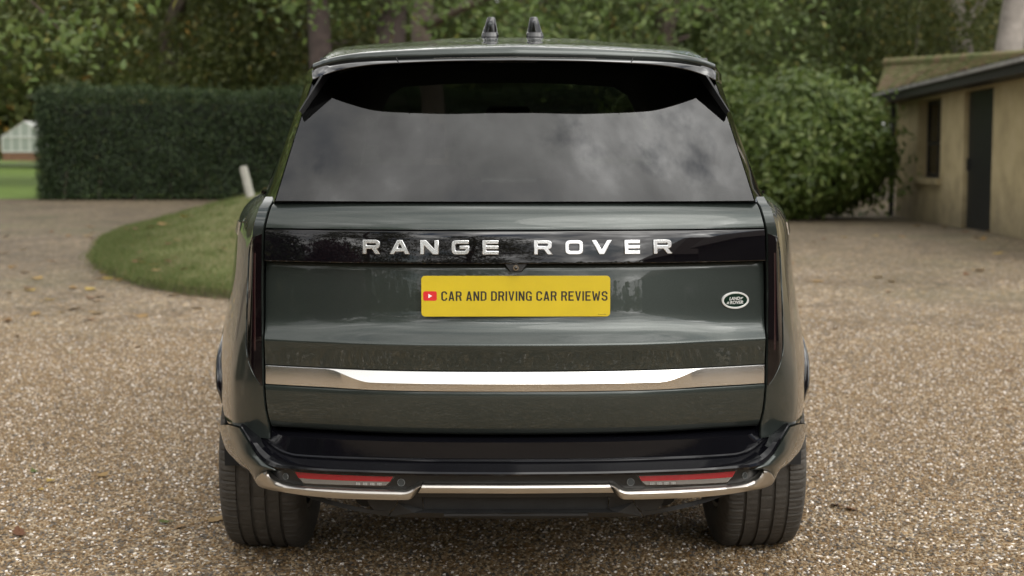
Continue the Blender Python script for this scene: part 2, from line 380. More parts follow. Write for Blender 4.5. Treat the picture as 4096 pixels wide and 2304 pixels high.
M['red_leaf'] = leaf_mat('red_leaf', [(0, (.045, .009, .014)), (1, (.085, .018, .024))], .3)
M['bark'] = simple('bark', (.10, .075, .06), .9, bump=1.0, bump_scale=9, var=.4, var_scale=5)
M['redbark'] = simple('reddish_bark', (.058, .041, .035), .9, bump=1.0, bump_scale=7, var=.35, var_scale=4)
M['greybark'] = simple('grey_bark', (.27, .24, .21), .9, bump=.8, bump_scale=7, var=.3, var_scale=4)
M['dry'] = leaf_mat('dry_leaf', [(0, (.16, .065, .03)), (.5, (.24, .13, .055)), (1, (.40, .27, .10))], .25, .6)
M['yellow_dry'] = leaf_mat('yellow_leaf', [(0, (.36, .22, .03)), (1, (.5, .36, .09))], .3, .55)
M['green_dry'] = leaf_mat('green_fallen_leaf', [(0, (.09, .12, .02)), (1, (.12, .15, .03))], .3, .55)
M['stone_post'] = simple('post_paint', (.40, .385, .345), .7, var=.15, var_scale=9, bump=.1)
def render_mat():
    m, n, l, b = new_mat('ochre_render')
    t = N(n, 'ShaderNodeTexCoord'); no = N(n, 'ShaderNodeTexNoise', i_Scale=1.6, i_Detail=8.0, i_Roughness=.65); l.new(t.outputs['Object'], no.inputs['Vector'])
    r = ramp(n, [(.3, (.32, .26, .145)), (.5, (.44, .355, .20)), (.72, (.50, .41, .25))]); l.new(no.outputs['Fac'], r.inputs[0])
    sp = N(n, 'ShaderNodeSeparateXYZ'); l.new(t.outputs['Object'], sp.inputs[0])
    n2 = N(n, 'ShaderNodeTexNoise', i_Scale=2.6, i_Detail=6.0, i_Roughness=.7); l.new(t.outputs['Object'], n2.inputs['Vector'])
    a = N(n, 'ShaderNodeMath', operation='MULTIPLY_ADD'); l.new(n2.outputs['Fac'], a.inputs[0]); a.inputs[1].default_value = -1.5; l.new(sp.outputs['Z'], a.inputs[2])
    mr = N(n, 'ShaderNodeMapRange'); mr.inputs[1].default_value = -.75; mr.inputs[2].default_value = .15; mr.inputs[3].default_value = .75; mr.inputs[4].default_value = 0; l.new(a.outputs[0], mr.inputs[0])
    mx = N(n, 'ShaderNodeMix', data_type='RGBA'); l.new(mr.outputs[0], mx.inputs[0]); l.new(r.outputs[0], mx.inputs[6]); mx.inputs[7].default_value = (.13, .105, .065, 1)
    l.new(mx.outputs[2], b.inputs['Base Color']); b.inputs['Roughness'].default_value = .9
    return m
M['render'] = render_mat()
def tile_mat():
    m, n, l, b = new_mat('mossy_tile')
    t = N(n, 'ShaderNodeTexCoord'); no = N(n, 'ShaderNodeTexNoise', i_Scale=2.2, i_Detail=10.0, i_Roughness=.78); l.new(t.outputs['Object'], no.inputs['Vector'])
    r = ramp(n, [(.30, (.055, .075, .02)), (.42, (.11, .13, .035)), (.50, (.16, .15, .055)), (.58, (.20, .125, .07)), (.68, (.23, .17, .12)), (.78, (.30, .29, .26))]); l.new(no.outputs['Fac'], r.inputs[0])
    l.new(r.outputs[0], b.inputs['Base Color']); b.inputs['Roughness'].default_value = .9
    bp = N(n, 'ShaderNodeBump', i_Strength=.8, i_Distance=.03); l.new(no.outputs['Fac'], bp.inputs['Height']); l.new(bp.outputs[0], b.inputs['Normal'])
    return m
M['tile'] = tile_mat()
M['eave'] = simple('eave_slate', (.30, .29, .28), .75, var=.35, var_scale=4, bump=.4, bump_scale=12)
M['timber'] = simple('dark_timber', (.014, .013, .012), .6, bump=.2, bump_scale=30)
M['pale_pane'] = simple('whitened_glass', (.44, .48, .44), .25, coat=.4)
M['door'] = simple('black_door_paint', (.007, .0075, .0075), .5, var=.3, var_scale=3)
M['white_frame'] = simple('white_joinery', (.74, .74, .72), .55, var=.08)
M['brick'] = simple('plinth_brick', (.28, .15, .10), .9, var=.3, var_scale=5, bump=.4, bump_scale=20)
M['dark_wall'] = simple('dark_boarding', (.05, .048, .046), .8, var=.2, var_scale=3)
M['house_tile'] = simple('house_tile', (.10, .075, .065), .85, var=.25, var_scale=4, bump=.5, bump_scale=10)

# ================================================================== SETTING
def ground_z(x, y):
    x = np.asarray(x, float); y = np.asarray(y, float)
    right = 0.30 * ss(5, 17, y)
    d = np.clip(y - 6, 0, None)
    left = np.where(y < 28, .0235 * d * ss(4, 14, y), .517 + .0148 * (np.minimum(y, 95) - 28))
    k = ss(2.5, -4.0, x) if False else 1 - ss(-5.0, 2.5, x)
    far = ss(40, 90, y) * .9 * (1 - k)
    return k * left + (1 - k) * right + far
def axis(a, b, n, p=2.2):
    t = np.linspace(-1, 1, n); return np.where(t < 0, -np.abs(t) ** p * abs(a), np.abs(t) ** p * b)
gx = axis(-220, 220, 131); gy = axis(-90, 330, 141) + 4
X, Y = np.meshgrid(gx, gy); Z = ground_z(X, Y)
V = np.stack([X, Y, Z], -1).reshape(-1, 3)
g = fast_mesh('gravel_drive', V, grid_faces(len(gy), len(gx)), M['ground'], smooth=True); tag(g, kind='structure')

# field beyond the end of the hedge
fx = np.linspace(-90, -6.5, 60); fy = np.linspace(28.6, 150, 60)
X, Y = np.meshgrid(fx, fy)
Z = ground_z(X, Y) + .02 + .03 * np.sin(X * .7) * np.sin(Y * .31)
f = fast_mesh('meadow', np.stack([X, Y, Z], -1).reshape(-1, 3), grid_faces(60, 60), M['field'], smooth=True); tag(f, kind='structure')

# raised lawn island with a cut turf edge
near = [(-5.12, 14.9), (-4.80, 13.3), (-4.36, 12.0), (-3.85, 11.0), (-3.3, 10.2), (-2.6, 9.6), (-1.5, 9.2), (0, 9.1), (1.6, 9.6), (2.6, 11.0)]
far = [(-5.12, 14.9), (-5.2, 16.2), (-4.95, 17.8), (-4.6, 18.8), (-4.25, 19.4), (-3.9, 19.9), (-3.2, 20.4), (-1.5, 20.6), (1.0, 19.6), (2.6, 16.5)]
A = cat([(x, y, 0) for x, y in near], 60); B = cat([(x, y, 0) for x, y in far], 60)
A[1:-1, :2] += rng.normal(0, .035, (58, 2)); B[1:-1, :2] += rng.normal(0, .04, (58, 2))
def lawn_h(x, y):
    bank = ss(-6.6, -2.6, x) * .58 * ss(11.5, 20.0, y) * (1 - ss(.5, 2.8, x))
    return ground_z(x, y) + .115 + bank
rows = []
for t in np.linspace(0, 1, 40):
    P = A * (1 - t) + B * t; P[:, 2] = lawn_h(P[:, 0], P[:, 1]) + .012 * np.sin(P[:, 0] * 5.1) * np.sin(P[:, 1] * 4.3)
    edge = min(t, 1 - t)
    P[:, 2] -= .03 * (1 - ss(0, .04, edge)); rows.append(P)
G = np.stack(rows)
lw = fast_mesh('lawn', G.reshape(-1, 3), grid_faces(40, 60), M['lawn'], smooth=True); tag(lw, kind='structure')
sk = []
for C in (rows[0], rows[-1][::-1]):
    low = C.copy(); low[:, 2] = ground_z(C[:, 0], C[:, 1]) - .05
    mid = (C + low) / 2; sg = 1 if C is rows[0] else -1
    jit = rng.normal(0, .018, (60, 1))
    mid[:, 1:2] += -.03 + jit; top = C.copy(); top[:, 2] -= .004; low[:, 1:2] += -.05 + rng.normal(0, .02, (60, 1))
    sk.append(np.stack([top, mid, low]))
V = np.concatenate([s.reshape(-1, 3) for s in sk]); F = grid_faces(3, 60); F = np.concatenate([F, F + 180])
ed = fast_mesh('turf_edge', V, F, M['soil'], parent=lw, smooth=True)

def leaf_cloud(C, Nrm, size, aspect=.55, fold=.25, jitter=.9):
    """one folded four-point leaf (two triangles) per centre"""
    n = len(C)
    d = Nrm + rng.normal(0, jitter, (n, 3)); d /= np.linalg.norm(d, axis=1, keepdims=True) + 1e-9
    a = np.cross(d, rng.normal(0, 1, (n, 3))); a /= np.linalg.norm(a, axis=1, keepdims=True) + 1e-9
    b = np.cross(d, a); s = size * rng.uniform(.65, 1.3, (n, 1))
    p0 = C - a * s * .5; p2 = C + a * s * .5
    w = s * aspect * .5
    p1 = C + b * w + d * w * fold - a * s * .06; p3 = C - b * w + d * w * fold - a * s * .06
    V = np.stack([p0, p1, p2, p3], 1).reshape(-1, 3)
    i = np.arange(n)[:, None] * 4
    F = np.concatenate([i + [0, 1, 2], i + [0, 2, 3]], 1).reshape(-1, 3)
    return V, F, np.repeat(rng.random(n), 2)
OAK = np.array([(0, -.5), (.07, -.3), (.20, -.22), (.13, -.10), (.30, .0), (.18, .10), (.27, .25), (.12, .33), (.06, .5), (-.08, .42), (-.10, .30), (-.26, .22), (-.16, .08), (-.30, -.04), (-.13, -.12), (-.19, -.25), (-.06, -.3)])
def oak_cloud(C, size, down=.35):
    """lobed leaves, built as a fan of triangles"""
    n = len(C); k = len(OAK)
    d = rng.normal(0, 1, (n, 3)) + np.array([0, -.5, .9]); d /= np.linalg.norm(d, axis=1, keepdims=True)
    a = np.cross(d, rng.normal(0, 1, (n, 3))); a[:, 2] -= down * .6; a /= np.linalg.norm(a, axis=1, keepdims=True)
    b = np.cross(d, a); b /= np.linalg.norm(b, axis=1, keepdims=True)
    s = size * rng.uniform(.7, 1.25, n)[:, None, None]
    curl = (OAK[:, 1] ** 2)[None, :, None] * -.5 * d[:, None, :]
    P = C[:, None, :] + s * (OAK[None, :, 0:1] * b[:, None, :] + OAK[None, :, 1:2] * a[:, None, :] + curl)
    V = np.concatenate([C[:, None, :], P], 1).reshape(-1, 3)
    i = np.arange(n)[:, None, None] * (k + 1)
    t = np.stack([np.zeros(k, int), np.arange(k) + 1, (np.arange(k) + 1) % k + 1], 1)[None]
    F = (i + t).reshape(-1, 3)
    return V, F, np.repeat(rng.random(n), k)
def clumps(center, radii, n_clump, shell=.55):
    u = rng.normal(0, 1, (n_clump, 3)); u /= np.linalg.norm(u, axis=1, keepdims=True)
    r = shell + (1 - shell) * rng.random((n_clump, 1)) ** .6
    return np.array(center) + u * r * np.array(radii), u
def limbs(mb, base, top, r0, ends, k=9):
    """tapered trunk with bends and limbs reaching into the crown"""
    base, top = np.array(base, float), np.array(top, float); L = np.linalg.norm(top - base)
    pts = [base + (top - base) * t + np.array([rng.normal(0, .02), rng.normal(0, .02), 0]) * L * (t > 0) for t in np.linspace(0, 1, 8)]
    rad = [r0 * (1.35 if i == 0 else 1.0) * (1 - .62 * i / 7) for i in range(8)]
    mb.tube(pts, rad, k)
    for e in ends:
        j = int(rng.integers(3, 8)); p = pts[j]; m = p * .5 + np.array(e) * .5 + rng.normal(0, .06, 3) * L * .3; m[2] += .04 * L
        mb.tube([p, p * .6 + m * .4, m, m * .45 + np.array(e) * .55, e], [rad[j] * .55, rad[j] * .42, rad[j] * .3, rad[j] * .18, rad[j] * .06], 6)
def tree(name, label, base, h, r0, center, radii, n_clump, per, size, leaf, bark, group=None, spread=.45, oak=False, shell=.5, cat_='tree', lean=0.0):
    t = empty(name, base); tag(t, label, cat_, group)
    bx, by, bz = base
    cc, u = clumps(center, radii, n_clump, shell)
    cc = cc[cc[:, 2] > bz + .35]; n_clump = len(cc)
    cs = spread * rng.uniform(.6, 1.4, (n_clump, 1, 1))
    P = cc[:, None, :] + rng.normal(0, 1, (n_clump, per, 3)) * cs * np.array([1, 1, .6])
    P = P.reshape(-1, 3); P = P[P[:, 2] > bz + .15]
    if oak: V, F, rn = oak_cloud(P, size)
    else:
        nr = P - np.array(center); nr /= np.linalg.norm(nr, axis=1, keepdims=True) + 1e-6; nr[:, 2] += .6
        V, F, rn = leaf_cloud(P, nr, size)
    # clump-wise tone so that the crown has lighter and darker sprays of leaf colour
    V = V - np.array(base)
    c = fast_mesh('crown', V, F, leaf, t, rnd=np.clip(rn * .96, 0, 1)); c['kind'] = 'stuff'
    mb = MB(); ends = [tuple(cc[i] - np.array(base)) for i in rng.choice(n_clump, min(9, n_clump), replace=False)]
    limbs(mb, (0, 0, -.1), (lean, 0, h), r0, ends)
    mb.build('trunk', bark, t, smooth=60)
    return t
gz = lambda x, y: float(ground_z(x, y))

# clipped evergreen hedge
hx0, hx1, hy0, hy1, hz = -10.3, 3.4, 28.0, 30.2, 2.42
hb = gz(-6, 28)
hd = empty('clipped_hedge', (hx0, hy0, hb)); tag(hd, 'tall dark evergreen hedge clipped to a flat face behind the lawn bank', 'hedge')
n = 95000
face = rng.random(n); P = np.zeros((n, 3)); nr = np.zeros((n, 3))
fr = face < .62; P[fr] = np.stack([rng.uniform(0, hx1 - hx0, fr.sum()), rng.gamma(1.2, .09, fr.sum()) - .06, rng.uniform(.02, hz, fr.sum())], 1); nr[fr] = (0, -1, .3)
tp = (face >= .62) & (face < .86); P[tp] = np.stack([rng.uniform(0, hx1 - hx0, tp.sum()), rng.uniform(0, hy1 - hy0, tp.sum()), hz - rng.gamma(1.2, .07, tp.sum()) + .07], 1); nr[tp] = (0, 0, 1)
le = face >= .86; P[le] = np.stack([rng.gamma(1.2, .08, le.sum()) - .05, rng.uniform(0, hy1 - hy0, le.sum()), rng.uniform(.02, hz, le.sum())], 1); nr[le] = (-1, 0, .2)
P[:, 1] += .10 * np.sin(P[:, 0] * 1.7) * np.sin(P[:, 2] * 2.1); P[:, 2] += .05 * np.sin(P[:, 0] * 1.1) * (P[:, 2] > hz * .8)
P += rng.normal(0, .04, P.shape)
P[:, 1] += .07 * np.sin(P[:, 0] * 4.1 + P[:, 2] * 2.3) * np.sin(P[:, 2] * 3.7 + 1); P[tp, 2] += .06 * np.sin(P[tp, 0] * 3.1) * np.sin(P[tp, 0] * .73 + P[tp, 1] * 2)
sh = rng.random(n) < .02; P[sh & tp, 2] += rng.uniform(.05, .2, (sh & tp).sum())
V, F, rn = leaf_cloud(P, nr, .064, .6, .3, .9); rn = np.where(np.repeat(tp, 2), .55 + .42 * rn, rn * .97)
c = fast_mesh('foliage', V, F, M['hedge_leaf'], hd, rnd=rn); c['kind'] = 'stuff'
mb = MB().box(.30, hx1 - hx0 - .2, .34, hy1 - hy0 - .2, .12, hz - .28); mb.build('shade_core', M['timber'], hd)  # near-black block stands in for the shade deep in the hedge
for x in np.arange(.5, hx1 - hx0, .8): MB().tube([(x, .16, -.1), (x + rng.normal(0, .05), .22, .5), (x, .5, 1.0)], [.04, .032, .02], 6).build('stem', M['bark'], hd)

# laurel bush by the outbuilding
def bush(name, label, base, radii, zc, n, size, leaf, cat_='bush', lumps=60, twig=True):
    t = empty(name, base); tag(t, label, cat_)
    cc, u = clumps((0, 0, zc), (radii[0] * .86, radii[1] * .86, radii[2] * .88), lumps, .8)
    k = n // lumps
    P = cc[:, None, :] + rng.normal(0, 1, (lumps, k, 3)) * np.array([.24, .24, .24]) * rng.uniform(.7, 1.3, (lumps, 1, 1))
    P = P.reshape(-1, 3)
    Q, u2 = clumps((0, 0, zc), np.array(radii) * .95, n // 2, .88); P = np.concatenate([P, Q]); P = P[P[:, 2] > .06]
    nr = P - np.array([0, 0, zc]); nr /= np.linalg.norm(nr, axis=1, keepdims=True) + 1e-6; nr[:, 2] += .5
    V, F, rn = leaf_cloud(P, nr, size, .42, .3, .6)
    c = fast_mesh('foliage', V, F, leaf, t, rnd=rn); c['kind'] = 'stuff'
    mb = MB()
    for i in range(9):
        a = rng.uniform(0, 6.28); e = cc[int(rng.integers(0, lumps))]
        mb.tube([(.15 * math.cos(a), .15 * math.sin(a), -.08), (e[0] * .35, e[1] * .35, max(.5, e[2] * .5)), tuple(e * .92)], [.05, .035, .008], 6)
    mb.build('stem', M['bark'], t)
    # solid near-black core, its dark colour standing in for shade inside the shrub
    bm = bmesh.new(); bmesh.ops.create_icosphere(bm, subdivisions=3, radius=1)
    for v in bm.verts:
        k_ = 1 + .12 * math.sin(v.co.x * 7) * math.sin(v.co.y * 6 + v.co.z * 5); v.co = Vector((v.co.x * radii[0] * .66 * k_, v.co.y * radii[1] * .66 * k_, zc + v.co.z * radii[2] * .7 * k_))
    bm_obj('shade_core', bm, M['timber'], t, 180)
    return t
lx, ly = 5.55, 22.6
bush('laurel_bush', 'rounded glossy green laurel bush beside the ochre outbuilding', (lx, ly, gz(lx, ly)), (1.72, 1.55, 1.22), 1.22, 26000, .16, M['laurel'])

bush('laurel_bush', 'second laurel bush half hidden behind the car, left of the rounded one'.replace(', left of the rounded one', ', next to the rounded one'), (3.55, 23.6, gz(3.55, 23.6)), (1.7, 1.4, 1.45), 1.35, 20000, .16, M['laurel'])
# woodland behind, tree by tree
specs = [ # x, y, h, r0, crown centre z, radii, clumps, per, size, leaf, bark, label
 (-16.5, 40, 9, .32, 6.9, (4.6, 4.2, 4.2), 200, 150, .17, 'wood_leaf', 'bark', 'broad olive green tree standing past the open end of the hedge'),
 (-9.6, 38, 10, .30, 6.4, (4.2, 4.2, 4.9), 210, 150, .17, 'wood_leaf', 'bark', 'dark leafy tree rising over the hedge end'),
 (-5.6, 41, 10, .34, 6.4, (4.4, 4.4, 5.4), 200, 150, .17, 'wood_leaf', 'bark', 'dark leafy tree rising over the middle of the hedge'),
 (-4.35, 31.6, 11, .36, 8.2, (3.4, 3.0, 3.6), 120, 120, .15, 'mid_leaf', 'redbark', 'tall tree with a reddish brown trunk behind the hedge'),
 (-2.75, 32.4, 11, .50, 8.6, (3.6, 3.0, 3.8), 120, 120, .15, 'mid_leaf', 'redbark', 'thick twin of the reddish trunked tree behind the hedge'),
 (0.6, 44, 10, .34, 6.4, (4.4, 4.2, 5.6), 190, 150, .17, 'mid_leaf', 'bark', 'green tree seen straight over the car roof'),
 (4.6, 36, 10, .34, 5.4, (3.6, 3.6, 4.9), 210, 150, .15, 'mid_leaf', 'bark', 'mid green tree directly behind the laurel bush'),
 (8.4, 40, 10, .34, 6.0, (4.4, 4.2, 5.4), 210, 150, .16, 'mid_leaf', 'bark', 'green tree towering between the laurel bush and the outbuilding'),
 (13.0, 37, 11, .42, 7.2, (4.4, 4.2, 5.2), 200, 150, .16, 'wood_leaf', 'greybark', 'dark tree overhanging the mossy outbuilding roof'),
 (19.5, 44, 11, .40, 6.8, (5.2, 4.6, 5.8), 190, 150, .18, 'wood_leaf', 'bark', 'large dark tree far behind the outbuilding'),
 (-24, 46, 11, .40, 6.6, (5.2, 4.6, 5.8), 190, 150, .18, 'wood_leaf', 'bark', 'large dark tree at the far side of the meadow'),
]
for (x, y, h, r0, cz, rad, nc, per, sz, lf, bk, lab) in specs:
    tree('woodland_tree', lab, (x, y, gz(x, y)), h, r0, (x, y, cz + gz(x, y) * .5), rad, nc, per, sz, M[lf], M[bk], 'trees behind the hedge and outbuilding', spread=.5)
# pale trunk just behind the outbuilding roof
x, y = 11.0, 26.6
tree('woodland_tree', 'tree with a pale grey trunk right behind the mossy roof', (x, y, gz(x, y)), 12, .36, (x + 1.2, y + 1.0, 9.4), (3.4, 3.2, 3.0), 110, 140, .14, M['mid_leaf'], M['greybark'], 'trees behind the hedge and outbuilding', spread=.5)
# near oak boughs over the top of the picture
t1 = tree('oak_tree', 'oak with low boughs of light green lobed leaves over the gravel path', (-8.6, 11.2, gz(-8.6, 11.2)), 6.5, .38, (-6.3, 11.6, 5.2), (3.6, 2.6, 3.1), 150, 62, .135, M['oak'], M['bark'], 'oaks with lobed leaves', spread=.34, oak=True)
t2 = tree('oak_tree', 'oak whose low light green sprays hang above the car roof', (-1.2, 21.4, gz(-1.2, 21.4)), 8.0, .24, (0.6, 18.2, 6.25), (5.6, 3.0, 3.5), 230, 62, .145, M['oak'], M['bark'], 'oaks with lobed leaves', spread=.40, oak=True)
# far wood as one mass
n = 90000
P = np.stack([rng.uniform(-75, 75, n), rng.uniform(62, 76, n), rng.uniform(.5, 15, n) * (1 - .2 * rng.random(n))], 1)
P = P[~((P[:, 0] > -28.5) & (P[:, 0] < -21.0) & (P[:, 2] < 5.2))]; n = len(P)
P[:, 2] += ground_z(P[:, 0], P[:, 1]) - 1.0
V, F, rn = leaf_cloud(P, np.tile([0, -.7, .7], (n, 1)), .85, .7, .3, .8)
Pb_ = np.stack([rng.uniform(-70, -8, 24000), rng.uniform(106, 118, 24000), rng.uniform(.5, 17, 24000)], 1); Pb_ = np.concatenate([Pb_, np.stack([rng.uniform(-42, -22, 9000), rng.uniform(104, 110, 9000), rng.uniform(.3, 9, 9000)], 1)]); Pb_[:, 2] += 1.0
Pc_ = np.stack([rng.uniform(-75, 75, 16000), rng.uniform(-62, -50, 16000), rng.uniform(0, 5.5, 16000) * (.75 + .25 * rng.random(16000))], 1)
nb = len(Pb_) + len(Pc_)
V2, F2, rn2 = leaf_cloud(np.concatenate([Pb_, Pc_]), np.tile([0, -.7, .7], (nb, 1)), 1.0, .7, .3, .9)
F = np.concatenate([F, F2 + len(V)]); V = np.concatenate([V, V2]); rn = np.concatenate([rn, rn2])
w = fast_mesh('distant_wood', V, F, M['wood_leaf'], rnd=rn); tag(w, 'far wall of dark woodland closing off the view', 'woodland', kind='stuff')

# white leaning marker post on the bank
px, py = -3.95, 18.6
pz = float(lawn_h(px, py))
bm = bmesh.new(); bmesh.ops.create_cone(bm, cap_ends=True, segments=18, radius1=.068, radius2=.064, depth=.56)
bmesh.ops.translate(bm, verts=bm.verts, vec=(0, 0, .22))
bmesh.ops.bevel(bm, geom=[e for e in bm.edges if all(v.co.z > .45 for v in e.verts)], offset=.018, segments=3, affect='EDGES')
p = bm_obj('marker_post', bm, M['stone_post'], None, 40); p.location = (px, py, pz); p.rotation_euler = (0, R(-13), 0)
tag(p, 'short round pale post leaning over on the grass bank', 'post')

# white glasshouse beyond the meadow
gx0, gy0 = -31.4, 91.0; gb = gz(gx0, gy0) + .02
gh = empty('glasshouse', (gx0, gy0, gb)); tag(gh, 'small white framed glasshouse on a brick plinth beyond the meadow', 'greenhouse')
MB().box(-1.5, 1.5, 0, 5, -.3, .55).build('plinth', M['brick'], gh)
for i in range(6):
    x = -1.5 + 3.0 * i / 5; top = 1.55 + (1.5 - abs(x)) * .62
    MB().box(x - .045, x + .045, -.03, .03, .551, top).build('glazing_bar', M['white_frame'], gh)
MB().box(-1.55, 1.55, -.045, -.031, 1.50, 1.62).build('rail', M['white_frame'], gh); MB().box(-1.55, 1.55, -.045, -.031, .552, .66).build('rail', M['white_frame'], gh)
for y_ in np.arange(0.6, 5.01, .6):
    for sx in (-1, 1): MB().box(sx * 1.5 - .03, sx * 1.5 + .03, y_ - .03, y_ + .03, .551, 1.55).build('glazing_bar', M['white_frame'], gh)
for sx in (-1, 1):
    for y_ in np.arange(0, 5.01, .6):
        MB().tube([(sx * 1.55, y_, 1.56), (sx * .04, y_, 2.54)], [.05, .05], 4).build('rafter', M['white_frame'], gh)
MB().tube([(0, -.05, 2.56), (0, 5.05, 2.56)], [.07, .07], 5).build('ridge', M['white_frame'], gh)
for sx in (-1, 1):
    mesh('roof_pane', [(sx * 1.5, 0, 1.56), (0, 0, 2.5), (0, 5, 2.5), (sx * 1.5, 5, 1.56)], [(0, 1, 2, 3)], M['pale_pane'], gh)
mesh('gable_pane', [(-1.48, .01, .6), (1.48, .01, .6), (1.48, .01, 1.56), (0, .01, 2.48), (-1.48, .01, 1.56)], [(0, 1, 2, 3, 4)], M['pale_pane'], gh)

# ochre outbuilding
hs = empty('outbuilding', (7.78, 24.2, .27), (0, 0, math.atan2(-.998, -.068)))
tag(hs, 'low ochre rendered outbuilding with mossy tiled roof and black door', 'building')
T, H, LN = .30, 2.42, 13.0
W0, W1, WZ0, WZ1 = 1.80, 3.55, .80, 2.20
D0, D1, DZ = 5.10, 6.78, 2.21
mb = MB()
mb.box(0, W0, 0, T, -.3, H); mb.box(W0, W1, 0, T, -.3, WZ0); mb.box(W0, W1, 0, T, WZ1, H)
mb.box(W1, D0, 0, T, -.3, H); mb.box(D0, D1, 0, T, DZ, H); mb.box(D1, LN, 0, T, -.3, H)
mb.box(0, T, T, 4.2, -.3, H); mb.box(LN - T, LN, T, 4.2, -.3, H); mb.box(T, LN - T, 3.9, 4.2, -.3, H)
mb.build('wall', M['render'], hs)
MB().box(W0 - .12, W1 + .12, -.07, .12, WZ0 - .10, WZ0 + .003).build('window_sill', M['render'], hs)
win = MB().box(W0, W0 + .07, .17, .23, WZ0 + .004, WZ1).box(W1 - .07, W1, .17, .23, WZ0 + .004, WZ1).box(W0 + .07, W1 - .07, .17, .23, WZ1 - .07, WZ1).box(W0 + .07, W1 - .07, .17, .23, WZ0 + .004, WZ0 + .09).box(W0 + .07, W1 - .07, .16, .22, 1.40, 1.45).box(2.63, 2.70, .171, .229, WZ0 + .09, WZ1 - .07).build('window', M['timber'], hs)
for (a, b_) in ((W0 + .07, 2.63), (2.70, W1 - .07)):
    for (z0, z1) in ((WZ0 + .09, 1.40), (1.45, WZ1 - .07)): MB().box(a, b_, .195, .203, z0, z1).build('pane', M['pane'], win)
dr = empty('door', (0, 0, 0)); bpy.data.objects.remove(dr)
dr = MB().box(D0, D1, .10, .14, -.05, DZ).build('door', M['door'], hs)
for i in range(9):
    a = D0 + (D1 - D0) * i / 9; MB().box(a + .006, a + (D1 - D0) / 9 - .006, .075, .101, .0, DZ - .01).build('plank', M['door'], dr)
MB().box(D0 + .10, D0 + .13, .03, .075, .95, 1.15).build('handle', M['timber'], dr)
# roof: eave, courses of tiles, top line falling towards the near end
def roof_pt(s, t):
    e = np.array([s, -.34, H + .06]); k = np.clip((s + .35) / 8.2, 0, 1.6)
    top = np.array([s - 1.5 * max(0, 1 - k), .12 + .22 * k, 3.13 - .56 * k]); 
    top[2] = max(top[2], H + .12)
    return e * (1 - t) + top * t
mb = MB(); nc, nr_ = 44, 9
for i in range(nr_):
    for j in range(nc):
        s0 = -.42 + (LN - .2) * j / nc; s1 = s0 + (LN - .2) / nc - .012; s0 += rng.normal(0, .006)
        t0 = i / nr_ - .03; t1 = (i + 1) / nr_
        lift = .03 + rng.normal(0, .006)
        a, b_, c_, d_ = roof_pt(s0, t0), roof_pt(s1, t0), roof_pt(s1, t1), roof_pt(s0, t1)
        a[2] += lift; b_[2] += lift + rng.normal(0, .004)
        o_ = np.array([0, .0, -.03])
        mb.add([a, b_, c_, d_, a + o_, b_ + o_, c_ + o_, d_ + o_], [(0, 1, 2, 3), (4, 7, 6, 5), (0, 4, 5, 1), (1, 5, 6, 2), (3, 2, 6, 7), (0, 3, 7, 4)])
rf = mb.build('roof_slope', M['tile'], hs)
P0 = [roof_pt(s, 1.0) for s in np.linspace(-.42, LN, 28)]
V_ = []; 
for p_ in P0: V_ += [p_ + np.array([0, -.02, .03]), np.array([p_[0], 4.3, H + .04])]
mesh('back_slope', V_, [(2 * i, 2 * i + 2, 2 * i + 3, 2 * i + 1) for i in range(27)], M['house_tile'], hs)
mesh('gable_end', [(-.2, -.30, H - .02), (-1.6, .12, 3.05), (-.2, 4.25, H - .02)], [(0, 1, 2)], M['dark_wall'], hs)
MB().box(-.42, LN + .2, -.41, -.30, H - .03, H + .028).build('eave_course', M['eave'], hs)
MB().box(-.38, LN + .2, -.36, -.003, H - .17, H - .032).build('soffit', M['timber'], hs)
mb = MB()
for p_, q_ in zip(P0[:-1], P0[1:]): mb.tube([p_ + np.array([.0, 0, .03]), q_ + np.array([-.02, 0, .03])], [.085, .075], 7)
mb.build('ridge_tile', M['tile'], hs)
MB().tube([(-.12, -.06, -.3), (-.12, -.06, H - .1)], [.05, .05], 10).build('downpipe', M['timber'], hs, 40)

# ---- behind the viewer: what the bodywork mirrors
for (x, y, h, cz, rad, nc, lab) in [
    (-9.5, -17, 9, 5.2, (4.6, 4.0, 4.6), 150, 'leafy tree across the drive facing the car boot'),
    (-2.8, -27, 9, 5.0, (4.8, 4.0, 4.4), 140, 'leafy tree standing opposite the car boot near the dark house'),
    (-17, -9, 10, 5.4, (5.0, 4.2, 4.8), 130, 'spreading tree on the near side of the drive by the red shrub')]:
    tree('garden_tree', lab, (x, y, 0), h, .34, (x, y, cz), rad, nc, 110, .2, M['wood_leaf'], M['bark'], spread=.5)
for (x, y, r_, lf, lab) in [(-6.3, -7.4, 1.6, 'red_leaf', 'dark red leaved shrub at the far end of the border across from the boot'), (-6.2, -3.6, 1.7, 'hedge_leaf', 'dark evergreen shrub between the two red shrubs of the border'),
    (-6.0, -.2, 1.5, 'red_leaf', 'dark red leaved shrub of the border nearest the car'), (-6.8, 3.4, 1.7, 'hedge_leaf', 'dark evergreen shrub closing the border towards the lawn')]:
    bush('border_shrub', lab, (x, y, 0), (r_, r_, r_ * .95), r_ * .85, 5000, .17, M[lf], 'shrub', 40)
hh = empty('house', (14.2, -13.5, 0), (0, 0, R(6))); tag(hh, 'dark gabled house facing the car boot across the drive', 'house')
mb = MB().box(-5.2, 6.0, -7, 0, -.2, 3.1); mb.build('wall', M['dark_wall'], hh)
rv = [(-5.6, .45, 2.95), (6.4, .45, 2.95), (6.4, -7.4, 2.95), (-5.6, -7.4, 2.95), (-1.6, -3.5, 5.9), (6.4, -3.5, 5.9)]
mesh('roof', rv, [(0, 1, 5, 4), (1, 2, 5), (2, 3, 4, 5), (3, 0, 4), (0, 3, 2, 1)], M['house_tile'], hh)
